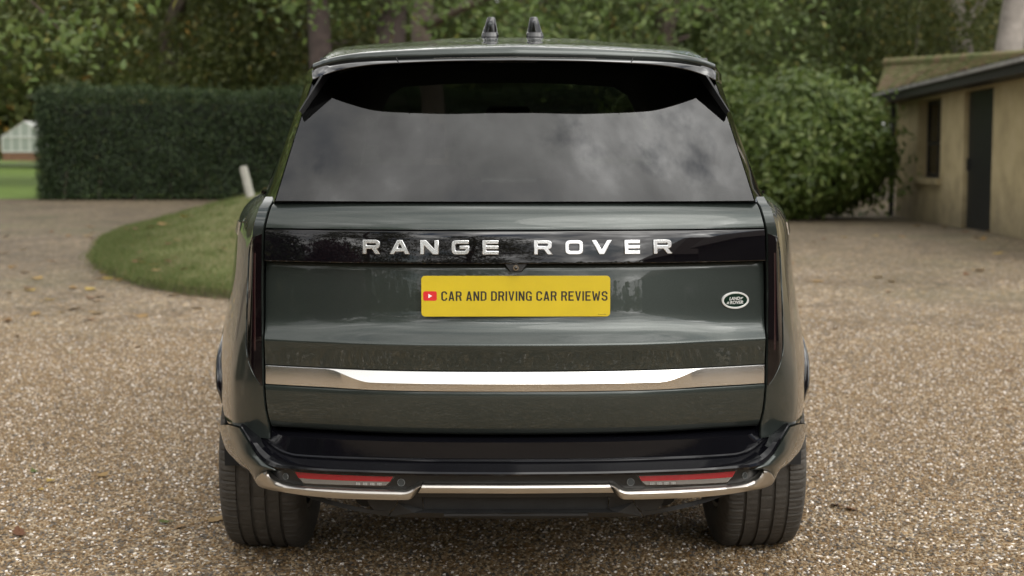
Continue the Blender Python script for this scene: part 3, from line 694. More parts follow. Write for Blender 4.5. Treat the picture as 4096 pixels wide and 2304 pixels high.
for a in (-4.2, .4, 3.4):
    wv = MB().box(a, a + 1.1, .002, .06, .9, 2.1).build('window', M['white_frame'], hh)
    for i in range(2): MB().box(a + .07 + i * .51, a + .52 + i * .51, .061, .068, .98, 2.02).build('pane', M['pane'], wv)
MB().box(-1.9, -.9, .002, .05, 0, 2.05).build('door', M['white_frame'], hh)
br = empty('dark_barn', (8.2, -5.5, 0)); tag(br, 'long dark boarded barn alongside the drive by the house', 'barn')
MB().box(0, 5, -4.5, 7.5, -.2, 3.0).build('wall', M['dark_wall'], br)
mesh('roof', [(-.4, -4.8, 2.9), (-.4, 7.8, 2.9), (5.4, 7.8, 2.9), (5.4, -4.8, 2.9), (2.5, -4.8, 4.9), (2.5, 7.8, 4.9)], [(0, 4, 5, 1), (3, 2, 5, 4), (0, 3, 4), (1, 5, 2), (0, 1, 2, 3)], M['house_tile'], br)
MB().box(-.05, -.002, -1.2, 1.2, 0, 2.3).build('door', M['timber'], br)

# ================================================================== THE CAR
car = empty('parked_car', (0, 0, 0))
tag(car, 'dark green luxury estate car parked on gravel with its boot facing', 'car')
def crown(x): return .12 * np.abs(np.asarray(x) / .7) ** 2.3
def lerp_tab(tab, z): a = np.array(sorted(tab)); return np.interp(z, a[:, 0], a[:, 1])
XT = [(1.245, .682), (1.225, .692), (1.156, .707), (1.0, .711), (.8, .712), (.72, .712), (.65, .708), (.592, .697)]
xt = lambda z: float(lerp_tab(XT, z))
# ---- tailgate skin: (z, y at the middle, bulge share)
SWEEP = [(.98, 0), (.925, 0), (.905, -.0015), (.893, -.005), (.882, -.0105), (.872, -.0175), (.864, -.0235), (.857, -.0280), (.852, -.030), (.847, -.0295), (.80, -.022), (.776, -.020), (.60, -.020)]
PROF = [(1.243, .150), (1.241, .122), (1.236, .106), (1.228, .0915), (1.215, .0785), (1.20, .0695), (1.185, .0630), (1.172, .0588), (1.1665, .0580), (1.1650, .064), (1.1648, .085),
        (1.0715, .100), (1.0700, .0900), (1.066, .0875), (1.05, .0855), (1.02, .0830), (.99, .0805), (.96, .0780), (.94, .0765), (.925, .0750), (.91, .0738), (.90, .0728), (.89, .0716), (.88, .0700), (.872, .0684), (.866, .0668), (.861, .0652), (.857, .0636), (.853, .0618), (.850, .0608), (.846, .0606), (.83, .0620), (.80, .0650), (.778, .0675), (.7765, .075), (.7763, .09),
        (.7200, .09), (.7198, .066), (.7185, .0605), (.714, .0590), (.70, .0595), (.67, .0620), (.64, .0665), (.62, .0705), (.606, .076), (.598, .084), (.594, .094), (.592, .115)]
def sweep_w(x): return 1 - ss(.36, .60, np.abs(x))
def tail_y(x, z, base=None):
    b = base if base is not None else lerp_tab([(p[0], p[1]) for p in PROF], z)
    k = sweep_w(x); s = lerp_tab(SWEEP, z)
    return b + s * (.42 + .58 * k) * (1 if z < .99 else 0) + crown(x)
tx = np.concatenate([np.linspace(-1, -.45, 30), np.linspace(-.43, .43, 44), np.linspace(.45, 1, 30)])
G = []
for z, y in PROF:
    x = tx * xt(z); G.append(np.stack([x, tail_y(x, z, y), np.full_like(x, z)], 1))
G = np.stack(G)
cap0 = G[:, :1] + np.array([.0, .03, 0]); cap1 = G[:, -1:] + np.array([0, .03, 0])
tail = grid_obj('tailgate', np.concatenate([cap0, G, cap1], 1), M['paint'], car, 34)
# ---- gloss band with the name
BAND = [(1.1632, .085), (1.1630, .0605), (1.1618, .0580), (1.159, .0572), (1.14, .0543), (1.12, .0518), (1.10, .0496), (1.08, .0478), (1.0755, .0475), (1.0735, .0488), (1.0730, .080)]
G = []
for z, y in BAND:
    x = tx * (xt(z) - .001); G.append(np.stack([x, y + crown(x), np.full_like(x, z)], 1))
G = np.stack(G)
band = grid_obj('name_band', np.concatenate([G[:, :1] + np.array([0, .025, 0]), G, G[:, -1:] + np.array([0, .025, 0])], 1), M['band'], car, 34)
GL = {
 'R': [[(0,0),(0,100),(96,100),(113,96),(122,88),(125,78),(125,58),(120,47),(110,41),(98,39),(127,0),(98,0),(70,38),(22,38),(22,0)], [(22,57),(92,57),(99,60),(101,64),(101,74),(99,78),(92,81),(22,81)]],
 'A': [[(0,0),(53,100),(87,100),(140,0),(114,0),(104,20),(36,20),(26,0)], [(46,38),(94,38),(70,84)]],
 'N': [[(0,0),(0,100),(36,100),(103,27),(103,100),(125,100),(125,0),(89,0),(22,73),(22,0)]],
 'G': [[(30,0),(14,4),(4,13),(0,27),(0,73),(4,87),(14,96),(30,100),(121,100),(121,80),(36,80),(27,78),(22,70),(22,30),(27,22),(36,20),(94,20),(101,23),(103,30),(103,41),(60,41),(60,59),(125,59),(125,26),(121,13),(111,4),(95,0)]],
 'E': [[(0,0),(0,100),(112,100),(112,80),(22,80),(22,60),(112,60),(112,41),(22,41),(22,20),(112,20),(112,0)]],
 'O': [[(30,0),(14,4),(4,13),(0,27),(0,73),(4,87),(14,96),(30,100),(95,100),(111,96),(121,87),(125,73),(125,27),(121,13),(111,4),(95,0)], [(36,20),(89,20),(98,22),(103,30),(103,70),(98,78),(89,80),(36,80),(27,78),(22,70),(22,30),(27,22)]],
 'V': [[(0,100),(26,100),(69,22),(112,100),(138,100),(86,0),(52,0)]]}
LET = [('R', -.424, -.378), ('A', -.348, -.296), ('N', -.264, -.216), ('G', -.178, -.132), ('E', -.093, -.052), ('R', .048, .095), ('O', .133, .180), ('V', .207, .258), ('E', .297, .338), ('R', .378, .428)]
for ch, a, b_ in LET:
    w = max(p[0] for p in GL[ch][0]); s = (b_ - a) / w * 1.004; hgt = .0365 / 100
    polys = [[((px - w / 2) * s, (py - 50) * hgt) for px, py in pl] for pl in GL[ch]]
    xc = (a + b_) / 2 + .003; o = curve_mesh('letter', polys, M['letter_silver'], band, .0015, .0012, 2)
    ang = math.atan(float((crown(xc + .01) - crown(xc - .01)) / .02))
    o.location = (xc, .0495 - .002 + float(crown(xc)), 1.1185); o.rotation_euler = (R(90 - 5.0), 0, ang)
# ---- bright trim strip with its upward facet fading out at the ends
def zmid(x): return .7750 - .0275 * (1 - ss(.40, .535, np.abs(x)))
G = []
xs = tx * (xt(.75) - .001)
def strip_row(f):
    z, y = f; return np.stack([xs, np.broadcast_to(y, xs.shape) + crown(xs), np.broadcast_to(z, xs.shape)], 1)
zm = zmid(xs); k = (.7750 - zm) / .0275
yb = .0675 - .020 * (.42 + .58 * sweep_w(xs)) - .004
G = [strip_row((.7755, yb + .03)), strip_row((.7753, yb + .001)), strip_row((.7745, yb - .0005)), strip_row((zm - .001, yb - .001 - .017 * k)), strip_row((zm - .0035, yb - .0015 - .0178 * k)), strip_row((.735, yb - .001 - .013 * k)), strip_row((.7225, yb + .0 - .011 * k)), strip_row((.7212, yb + .002 - .010 * k)), strip_row((.7208, yb + .03))]
G = np.stack(G)
grid_obj('trim_strip', np.concatenate([G[:, :1] + np.array([0, .02, 0]), G, G[:, -1:] + np.array([0, .02, 0])], 1), M['silver'], car, 18)
# ---- number plate
plate = empty('number_plate', (0.0, .0655, .983), (R(90 - 1.3), 0, 0)); plate.parent = car
curve_mesh('plate_board', [rounded(.520, .1115, .010)], M['plate'], plate, .0018, .0005, 1)
PF = {
 'C': [[(50,68),(50,84),(36,100),(14,100),(0,84),(0,16),(14,0),(36,0),(50,16),(50,32),(36,32),(36,20),(30,14),(20,14),(14,20),(14,80),(20,86),(30,86),(36,80),(36,68)]],
 'A': [[(0,0),(17,100),(33,100),(50,0),(36,0),(33,18),(17,18),(14,0)], [(19,32),(31,32),(25,70)]],
 'R': [[(0,0),(0,100),(36,100),(50,86),(50,56),(41,46),(50,0),(36,0),(27,43),(14,43),(14,0)], [(14,57),(30,57),(36,63),(36,80),(30,86),(14,86)]],
 'N': [[(0,0),(0,100),(15,100),(36,40),(36,100),(50,100),(50,0),(35,0),(14,60),(14,0)]],
 'D': [[(0,0),(0,100),(34,100),(50,84),(50,16),(34,0)], [(14,14),(29,14),(36,21),(36,79),(29,86),(14,86)]],
 'I': [[(0,0),(0,100),(14,100),(14,0)]],
 'V': [[(0,100),(14,100),(25,28),(36,100),(50,100),(32,0),(18,0)]],
 'G': [[(50,68),(50,84),(36,100),(14,100),(0,84),(0,16),(14,0),(50,0),(50,50),(27,50),(27,37),(36,37),(36,14),(20,14),(14,20),(14,80),(20,86),(30,86),(36,80),(36,68)]],
 'E': [[(0,0),(0,100),(46,100),(46,86),(14,86),(14,58),(40,58),(40,44),(14,44),(14,14),(46,14),(46,0)]],
 'W': [[(0,100),(14,100),(21,30),(29,80),(41,80),(49,30),(56,100),(70,100),(57,0),(43,0),(35,52),(27,0),(13,0)]],
 'S': [[(50,70),(50,84),(36,100),(14,100),(0,84),(0,60),(12,47),(32,42),(36,37),(36,20),(30,14),(20,14),(14,20),(14,30),(0,30),(0,16),(14,0),(36,0),(50,16),(50,42),(38,55),(18,60),(14,64),(14,80),(20,86),(30,86),(36,80),(36,70)]]}
cw = lambda ch: max(p[0] for p in PF[ch][0]) + 11 if ch != ' ' else 27
TXT = 'CAR AND DRIVING CAR REVIEWS'; tot = sum(cw(ch) for ch in TXT) - 11; kx = .4585 / tot; x_ = -.2055
for ch in TXT:
    if ch != ' ':
        o = curve_mesh('character', [[((p[0]) * kx, (p[1] - 50) * .0262 / 100) for p in pl] for pl in PF[ch]], M['ink'], plate, .0002, 0, 0); o.location = (x_, .0005, .0026)
    x_ += cw(ch) * kx
ic = curve_mesh('play_symbol', [rounded(.0375, .0262, .0055)], M['icon_red'], plate, .0002, 0, 0); ic.location = (-.2365, .0008, .0026)
tr = curve_mesh('play_arrow', [[(-.0045, -.0058), (.0062, 0), (-.0045, .0058)]], M['icon_white'], plate, .0002, 0, 0); tr.location = (-.2365, .0008, .0031)
tm = text_mesh('maker_mark', 'BS AU 145e', M['ink'], plate, .004, .0001, 0, 1.0); fit_xy(tm, .022, .0022); tm.location = (.238, -.0505, .0026)
MB().box(-.25, .25, .070, .088, .935, 1.032).build('plate_holder', M['plastic'], car)
# ---- oval badge
bx = .623; by_ = float(tail_y(bx, .961)) - .001
badge = empty('oval_badge', (bx, by_, .961), (R(90 - 2), 0, math.atan(float((crown(bx + .01) - crown(bx - .01)) / .02)))); badge.parent = car
ell = lambda a, b_, n=40: [(a * math.cos(2 * math.pi * i / n), b_ * math.sin(2 * math.pi * i / n)) for i in range(n)]
curve_mesh('badge_field', [ell(.0385, .0205)], M['badge_green'], badge, .0022, .0006, 1)
curve_mesh('badge_ring', [ell(.0418, .0234), ell(.0378, .0198)], M['badge_silver'], badge, .0032, .0008, 2)
for s_, yy, w_ in (('LAND', .0052, .034), ('ROVER', -.0058, .042)):
    o = text_mesh('badge_lettering', s_, M['badge_silver'], badge, .012, .0005, .0003, 1.0, .25); fit_xy(o, w_, .0092); o.location = (-.003 if s_ == 'LAND' else .003, yy, .0033)
for q in ([(.0165, .0085), (.024, .0085), (.0225, .0065), (.0155, .0065)], [(.0145, .0048), (.0215, .0048), (.0195, .0028), (.0135, .0028)], [(-.0255, -.0035), (-.0195, -.0035), (-.0205, -.0058), (-.0275, -.0058)], [(-.029, -.0072), (-.021, -.0072), (-.022, -.0092), (-.027, -.0092)]):
    o = curve_mesh('badge_mark', [q], M['badge_silver'], badge, .0004, 0, 0); o.location = (0, 0, .0033)
# ---- reversing camera pod
MB().add([(-.030, .052, 1.0725), (.030, .052, 1.0725), (.014, .050, 1.052), (-.014, .050, 1.052), (-.034, .095, 1.0725), (.034, .095, 1.0725), (.018, .095, 1.048), (-.018, .095, 1.048)],
         [(0, 1, 2, 3), (0, 4, 5, 1), (1, 5, 6, 2), (2, 6, 7, 3), (3, 7, 4, 0)]).build('camera_pod', M['plastic'], car)
bm = bmesh.new(); bmesh.ops.create_cone(bm, cap_ends=True, segments=24, radius1=.0092, radius2=.0078, depth=.008)
o = bm_obj('camera_bezel', bm, M['lens_glass'], car, 40); o.location = (0, .047, 1.0625); o.rotation_euler = (R(90), 0, 0)
bm = bmesh.new(); bmesh.ops.create_uvsphere(bm, u_segments=16, v_segments=10, radius=.0048)
o = bm_obj('camera_lens', bm, M['gloss'], car, 180); o.location = (0, .0435, 1.0625)

# ---- body sides
RT = [(.33, .200), (.50, .2045), (.57, .2068), (.62, .2075), (.72, .2074), (.81, .2046), (.9, .2010), (1.0, .1975), (1.08, .1957), (1.14, .1940), (1.175, .1922), (1.20, .1895), (1.22, .1858), (1.235, .1818), (1.246, .1778), (1.252, .174)]
DY = [(.24, .046), (.30, .029), (.36, .0205), (.40, .016), (.5, .008), (.62, .0025), (.75, 0), (.9, .003), (1.05, .010), (1.17, .02)]
def side_x(z, y):
    r = lerp_tab(RT, z); yy = min(y, 1.17)
    x = r * (yy + 3.84) - lerp_tab(DY, yy)
    if y > 1.17: x -= .012 * ss(1.3, 1.9, y) - .010 * ss(3.2, 3.9, y)
    if y > 4.1: x *= 1 - .085 * ss(4.1, 4.75, y)
    return float(x)
YS = [.245, .27, .30, .34, .38, .43, .48, .54, .60, .66, .72, .78, .84, .9, .96, 1.02, 1.08, 1.14, 1.2, 1.26, 1.32, 1.38, 1.44, 1.5, 1.56, 1.62, 1.7, 1.9, 2.2, 2.6, 3.0, 3.3, 3.5, 3.56, 3.62, 3.68, 3.74, 3.8, 3.86, 3.92, 3.98, 4.04, 4.1, 4.16, 4.22, 4.28, 4.34, 4.4, 4.46, 4.52, 4.58, 4.64, 4.7, 4.78]
def tail_edge(z):
    zz = min(max(z, .60), 1.236); x = xt(zz)
    ye = float(lerp_tab([(.60, .066), (.66, .057), (.72, .053), (.85, .052), (.95, .055), (1.05, .057), (1.12, .0565), (1.17, .0590), (1.2, .0695), (1.22, .083), (1.236, .106)], zz))
    return x, ye + float(crown(x)) + max(0, z - 1.236) * 2.2
def plan(z, lo=.30):
    x0, y0 = tail_edge(z); p = [(x0 + .0045, y0 + .03), (x0 + .0048, y0 + .006), (x0 + .008, y0 + .002), (x0 + .02, y0 + .006), (x0 + .036, y0 + .017)]
    r = lerp_tab(RT, z)
    p += [(side_x(z, y), y) for y in YS]
    xe = p[-1][0]
    for t in (.25, .5, .72, .88, 1.0):
        p.append((xe * math.cos(t * math.pi / 2) ** .5, 4.78 + .25 * math.sin(t * math.pi / 2)))
    return p
ZS = list(np.concatenate([np.linspace(.562, 1.16, 30), [1.175, 1.19, 1.203, 1.215, 1.225, 1.235, 1.243, 1.249, 1.252]]))
G = np.array([[(x, y, z) for x, y in plan(z)] for z in ZS])
# smooth the jump between corner start and first side station
for r_ in range(len(G)):
    seg = cat(G[r_, [2, 3, 4, 6, 7, 8, 9, 10, 12]], 11); G[r_, 2:13] = seg
CG = G.copy()
AX = [(1.17, .405), (4.167, .405)]; AR = .452
def drop(name, G, mat, parent, flip, sharp=34):
    r, c = G.shape[:2]; F = grid_faces(r, c, flip); P = G.reshape(-1, 3)
    C = P[F].mean(1); keep = np.ones(len(F), bool)
    for (ay, az) in AX: keep &= ((C[:, 1] - ay) ** 2 + (C[:, 2] - az) ** 2) > AR ** 2
    return mesh(name, P, F[keep].tolist(), mat, parent, sharp)
for sx in (1, -1):
    Q = G.copy(); Q[..., 0] *= sx
    drop('body_side', Q, M['paint'], car, sx < 0)
    low = np.array([[(sx * side_x(z, y) - sx * .0 * y, y, z) for y in YS if y >= 1.44] for z in (.335, .36, .42, .48, .53, .5625)])
    drop('sill_panel', low, M['paint'], car, sx < 0)
    # arch lip
    for ay, az in AX:
        rows = []
        for th in np.linspace(R(21.5), R(190), 60):
            row = []
            for rr, dx_ in ((.428, -.05), (.430, .004), (.440, .014), (.462, .0165), (.474, .010), (.480, -.004)):
                y_ = ay - rr * math.cos(th); z_ = az + rr * math.sin(th)
                td = math.degrees(th); td = td if td < 90 else 180 - td; fade = 1.0 if dx_ < 0 else (.08 + .92 * float((1 - ss(36, 56, td)) * ss(21, 29, td)))
                row.append((sx * (side_x(max(z_, .34), min(max(y_, .3), 4.78)) + dx_ * fade), y_, z_))
            rows.append(row)
        grid_obj('wheel_arch', np.array(rows), M['plastic'] if False else M['gloss'], car, 50)
    # tail light: smoked lens set in the rear corner
    z0, z1 = .716, 1.150
    rows = []
    for t in np.linspace(0, 1, 40):
        z = z0 + (z1 - z0) * t
        edge = .052
        k = min(1, (1 - t) / .17); edge *= math.sqrt(max(0, 1 - (1 - k) ** 2.4)) if k < 1 else 1
        k2 = min(1, t / .26); edge *= (.06 + .94 * math.sin(k2 * math.pi / 2) ** .85) if k2 < 1 else 1
        ri = np.argmin(np.abs(np.array(ZS) - z))
        zs_ = np.array(ZS); i1 = min(np.searchsorted(zs_, z), len(zs_) - 1); i0 = i1 - 1; f_ = (z - zs_[i0]) / (zs_[i1] - zs_[i0])
        C = CG[i0, 1:14] * (1 - f_) + CG[i1, 1:14] * f_
        C = C[C[:, 0] >= C[0, 0]]
        xx = np.linspace(C[1, 0] + .001, C[1, 0] + .001 + edge, 9); o_ = np.argsort(C[:, 0])
        yy = np.interp(xx, C[o_, 0], C[o_, 1])
        row = [(sx * a, b_ - .0022, z) for a, b_ in zip(xx, yy)]
        row = [(row[0][0], row[0][1] + .012, z)] + row + [(row[-1][0] + sx * .0012, row[-1][1] + .006, z)]
        rows.append(row)
    tl = grid_obj('tail_light', np.array(rows), M['lamp_dark'], car, 40)
    grid_obj('lamp_element', np.array([[(r[4][0] + sx * q_, r[4][1] - .0006 + abs(q_) * .3, r[4][2]) for q_ in (-.005, 0, .005)] for r in rows[9:35]]), M['lamp_red'], tl, 60)
    # narrow shiny bead round the lens
    pts = [rows[i][-2] for i in range(len(rows))]
    MB().tube([(p[0] + sx * .0012, p[1] + .0005, p[2]) for p in pts], [.0013] * len(pts), 6).build('lens_bead', M['paint'], tl, 60)
    # side indicator blade near the shoulder
    MB().add([(sx * (side_x(1.135, .60) + .004), .60, 1.125), (sx * (side_x(1.165, .60) + .003), .60, 1.165), (sx * (side_x(1.165, .78) + .004), .78, 1.165), (sx * (side_x(1.13, .78) + .005), .78, 1.13),
              (sx * (side_x(1.135, .60) - .02), .60, 1.125), (sx * (side_x(1.165, .60) - .02), .60, 1.165), (sx * (side_x(1.165, .78) - .02), .78, 1.165), (sx * (side_x(1.13, .78) - .02), .78, 1.13)],
             [(0, 1, 2, 3), (0, 4, 5, 1), (1, 5, 6, 2), (2, 6, 7, 3), (3, 7, 4, 0)]).build('fuel_blade', M['chrome'], car)
# ---- rear glass
def glass_y(x, z): return .112 + .095 * abs(x / .68) ** 2.2 + (z - 1.237) * .765 + .03 * ((z - 1.237) / .42) ** 2
def xe(z): return .682 - (z - 1.237) * .215
rows = []
for z in np.linspace(1.2395, 1.668, 26):
    rows.append([(x, glass_y(x, z), z) for x in np.linspace(-xe(z), xe(z), 46)])
rg = grid_obj('rear_window', np.array(rows), M['glass'], car, 180)
MB().add(*(lambda P: (P, [(2 * i, 2 * i + 2, 2 * i + 3, 2 * i + 1) for i in range(45)]))([q for x in np.linspace(-.684, .684, 46) for q in ((x, glass_y(x, 1.2375) + .006, 1.2385), (x, glass_y(x, 1.2375) - .012, 1.2425))])).build('window_seal', M['rubber_seal'], car)
# ---- upper sides (pillars) as gloss black, from the glass edge forward
RG = [(1.238, .1765), (1.25, .1748), (1.27, .1728), (1.36, .1648), (1.445, .1575), (1.53, .1502), (1.60, .1453), (1.64, .1418), (1.67, .138)]
def gx_side(z, y):
    r = lerp_tab(RG, z); y0 = .60
    x = r * (min(y, .75) + 3.84)
    if y > .75: x += (.10 * (1 - math.exp(-(y - .75) / .8))) * (.7 if z > 1.6 else 1) * .9
    if y > 2.6: x -= .05 * ss(2.6, 3.9, y)
    return float(x)
def roof_edge_z(y): return float(np.interp(y, [.45, .62, .9, 1.3, 2.0, 2.6, 3.25], [1.612, 1.622, 1.655, 1.690, 1.712, 1.712, 1.690]))
for sx in (1, -1):
    rows = []
    for tt in np.linspace(0, 1, 22):
        z = 1.238 + tt * (1.626 - 1.238)
        a = xe(z); y0 = glass_y(a, z)
        yend = 3.95 - (z - 1.24) * 1.75
        st = [y0 + .05, y0 + .10, y0 + .16, y0 + .24, .82, 1.1, 1.6, 2.2, 2.8]
        row = [(a + .001, y0 + .02, z), (a + .002, y0 - .003, z), (a + .006, y0 - .005, z)]
        for y in st:
            dd = .016 * math.exp(-(y - y0 - .05) / .07)
            zz_ = 1.238 + tt * (max(1.626, roof_edge_z(y)) - 1.238)
            row.append((gx_side(zz_, y) - dd, y, zz_))
        row.append((gx_side(z, yend), yend, 1.238 + tt * (roof_edge_z(yend) - 1.238)))
        r_ = np.array(row); r_[1:8] = cat(r_[1:8], 7); rows.append(r_ * np.array([sx, 1, 1]))
    grid_obj('pillar', np.array(rows), M['gloss'], car, 30)
    inn = np.array(rows); inn[..., 0] -= sx * .03; inn[:, :, 1] += .03
    grid_obj('pillar_lining', inn[:, 2:], M['under'], car, 60)
    # side windows: three dark panes just proud of the pillar skin
    for (ya, yb_) in ((.86, 1.45), (1.55, 2.45), (2.55, 3.45)):
        rows = []
        for z in np.linspace(1.275, 1.60, 8):
            rows.append([(sx * (gx_side(z, y) + .004), y, z) for y in np.linspace(ya + (z - 1.275) * .1, yb_ - (z - 1.275) * (.9 if yb_ > 3 else .1), 8)])
        grid_obj('side_window', np.array(rows), M['gloss'], car, 180)
    # bright window line
    MB().tube([(sx * (gx_side(1.256, y) + .006), y, 1.256) for y in np.linspace(.72, 3.8, 24)], [.006] * 24, 6).build('window_trim', M['gloss'], car, 60)
# ---- roof
def roof_zc(y): return float(lerp_tab([(.33, 1.680), (.42, 1.694), (.55, 1.711), (.7, 1.730), (.9, 1.754), (1.1, 1.773), (1.3, 1.788), (1.6, 1.804), (2.0, 1.816), (2.5, 1.818), (2.9, 1.805), (3.25, 1.778)], y))
def roof_xe(y): return float(lerp_tab([(.47, .612), (.6, .640), (.9, .668), (1.3, .69), (2.0, .71), (3.25, .68)], y))
def roof_sec(y, n=26):
    xe_ = roof_xe(max(y, .47)); o_ = []
    for t in np.sin(np.linspace(0, 1, n) * math.pi / 2):
        x = xe_ * t
        z = roof_zc(y) - .028 * (x / .6) ** 2 - .075 * max(0, (x - (xe_ - .12)) / .12) ** 2.3 + .006 * (1 - float(ss(.245, .262, x))) * float(ss(.75, .95, y))
        o_.append((x, y, z))
    return np.array(o_)
seam = [(0, .335, 1.6655), (.226, .345, 1.6625), (.409, .372, 1.658), (.48, .392, 1.655), (.554, .43, 1.646), (.605, .475, 1.634)]
S0 = cat(seam, 26)
wS = np.linspace(1, .55, 26)[:, None]
E1 = S0 + wS * np.array([0, .0045, .0145]); E2 = S0 + wS * np.array([0, .010, .0195]); E3 = S0 + wS * np.array([0, .024, .0235])
secs = [S0 + np.array([0, .012, -.012]), S0 + np.array([0, .001, -.003]), S0, E1, E2, E3]
sx0 = roof_sec(.62)
for t in (.2, .42, .65, .85):
    P = E3 * (1 - t) + sx0 * t; P[:, 2] += .004 * math.sin(math.pi * t); secs.append(P)
secs += [roof_sec(y) for y in (.62, .72, .85, .95, 1.05, 1.15, 1.3, 1.5, 1.8, 2.2, 2.6, 3.0, 3.25)]
G = mirror_grid(np.stack(secs))
grid_obj('roof', G, M['paint'], car, 40)
# ---- spoiler
trail = [(0, .300, 1.6425), (.224, .306, 1.640), (.406, .335, 1.633), (.46, .352, 1.628), (.514, .380, 1.620), (.559, .410, 1.609), (.585, .432, 1.601), (.603, .455, 1.596)]
T0 = cat(trail, 40); S1 = cat(seam + [(.608, .480, 1.632)], 40)
top = S1 + np.array([0, .0, -.0075]); mid = top * .45 + T0 * .55 + np.array([0, -.004, .002])
und = T0 + np.array([0, .012, -.003]); back = T0.copy()
for i in range(40): back[i] = (T0[i, 0] * .97, glass_y(T0[i, 0] * .97, 1.655) - .004 + .0, 1.654 - .10 * (T0[i, 0] / .6) ** 4 * .5)
G = mirror_grid(np.stack([top + np.array([0, .03, .004]), top, mid, T0 + np.array([0, -.001, .002]), T0, und, back]))
sp = grid_obj('spoiler', G, M['gloss'], car, 30)
bl = []
for z_, o_ in ((1.6475, -.0012), (1.6495, -.0030), (1.6535, -.0030), (1.6555, -.0012)):
    row = []
    for x in np.linspace(-.236, .236, 40):
        i = np.interp(abs(x), T0[:, 0], np.arange(40)); tz, ty = np.interp(i, np.arange(40), T0[:, 2]), np.interp(i, np.arange(40), T0[:, 1])
        sz, sy = np.interp(i, np.arange(40), top[:, 2]), np.interp(i, np.arange(40), top[:, 1])
        f_ = (z_ - 1.6425) / (1.6580 - 1.6425); zc_ = tz + (sz - tz) * f_; row.append((x, ty + (sy - ty) * f_ - .003 + o_, zc_))
    bl.append(row)
grid_obj('high_brake_light', np.array(bl), M['clear_lens'], sp, 40)
for sx in (1, -1):   # joints in the spoiler
    a, b_ = np.array([sx * .345, .353, 1.6545]), np.array([sx * .335, .320, 1.6355])
    MB().tube([a + np.array([0, -.006, 0]), (a + b_) / 2 + np.array([0, -.0055, 0]), b_ + np.array([0, -.003, 0])], [.0012] * 3, 5).build('joint', M['rubber_seal'], sp)
    # side fin beside the glass
    A_, B_ = np.array([.568, .414, 1.6070]), np.array([.6310, .374, 1.5000])
    C_, D_ = np.array([.545, .50, 1.617]), np.array([.6250, .402, 1.4900])
    t_ = np.array([.006, .008, .002])
    vv = [A_, B_, D_, C_, A_ + t_, B_ + t_ * .6, D_ + t_ * .6 + np.array([0, .02, 0]), C_ + t_ + np.array([.02, .03, 0])]
    vv = [(sx * p[0], p[1], p[2]) for p in vv]
    o = MB().add(vv, [(0, 1, 2, 3), (4, 7, 6, 5), (0, 4, 5, 1), (1, 5, 6, 2), (2, 6, 7, 3), (3, 7, 4, 0)]).build('side_fin', M['fin'], car)
loft('roof_corner', [[(.590, .462, 1.640), (.604, .50, 1.640), (.630, .60, 1.640)], [(.6055, .470, 1.620), (.6195, .51, 1.622), (.6445, .61, 1.622)], [(.6065, .462, 1.592), (.6230, .52, 1.592), (.6475, .62, 1.592)]], 8, M['gloss'], car, mode='copy', sharp=80)
# ---- roof antennas
for sx in (-1, 1):
    ant = empty('roof_antenna', (sx * .0775, 1.10, 1.7725)); ant.parent = car
    rows = []
    for z, wl_, wr, y0, y1 in ((-.014, .018, .018, -.020, .07), (-.004, .031, .031, -.030, .085), (.002, .0315, .0315, -.031, .09), (.0035, .0315, .0315, -.027, .088), (.006, .0312, .0312, -.029, .088), (.020, .0285, .0285, -.026, .082), (.0225, .0270, .0272, -.0215, .08), (.045, .0215, .0205, -.0222, .068), (.066, .0165, .0150, -.0225, .055), (.0725, .0135, .0125, -.0200, .048), (.0745, .0085, .0105, -.010, .042)):
        ring = []
        for a in np.linspace(0, 2 * math.pi, 25)[:-1]:
            c_, s_ = math.cos(a), math.sin(a); sq = lambda v: math.copysign(abs(v) ** .35, v)
            hw = wr if c_ > 0 else wl_
            ring.append((-sx * 0.0 + sx * -1 * sq(c_) * hw * -1 - sx * .004 * (z / .07), (y0 + y1) / 2 + sq(s_) * (y1 - y0) / 2, z))
        rows.append(ring + ring[:1])
    a_ = grid_obj('antenna_fin', np.array(rows), M['gloss'], ant, 30)
    mesh('antenna_cap', [q for q in rows[-1][:-1]], [tuple(range(24))], M['gloss'], ant)
    if sx < 0:
        bm = bmesh.new(); bmesh.ops.create_uvsphere(bm, u_segments=16, v_segments=10, radius=.0078)
        for v in bm.verts: v.co.y *= .45
        o = bm_obj('antenna_eye', bm, M['sensor'], ant, 180); o.location = (.001, -.0205, .048)
# ---- bumper: black step tray
tuck = [(0, .16, .592), (.25, .165, .592), (.5, .20, .592), (.60, .225, .592), (.640, .245, .592), (.668, .26, .593), (.686, .27, .594), (.695, .275, .596), (.70, .28, .598)]
l1a = [(0, .062, .5835), (.25, .071, .5835), (.499, .118, .582), (.600, .156, .580), (.640, .176, .579), (.666, .194, .579), (.686, .210, .582), (.695, .220, .589), (.701, .228, .597)]
l1 = [(0, .047, .577), (.251, .056, .577), (.499, .101, .5755), (.600, .140, .574), (.640, .160, .573), (.668, .180, .573), (.690, .199, .575), (.700, .210, .582), (.707, .219, .592)]
l2 = [(0, .047, .530), (.251, .056, .530), (.498, .097, .529), (.604, .133, .527), (.642, .150, .529), (.676, .171, .538), (.711, .195, .558), (.744, .225, .579), (.773, .258, .592)]
off = lambda c, d: [tuple(np.array(p) + np.array(d)) for p in c]
FAC = [(0, -.014, .5135), (.269, -.003, .513), (.487, .032, .512), (.609, .073, .513), (.652, .096, .515), (.686, .118, .522), (.715, .138, .540), (.740, .158, .563), (.787, .22, .600)]
RIM = [(0, -.030, .505), (.269, -.018, .505), (.490, .018, .504), (.601, .054, .502), (.669, .087, .500), (.700, .108, .507), (.729, .129, .526), (.759, .159, .565), (.788, .195, .597)]
bump = empty('rear_bumper', (0, 0, 0)); bump.parent = car
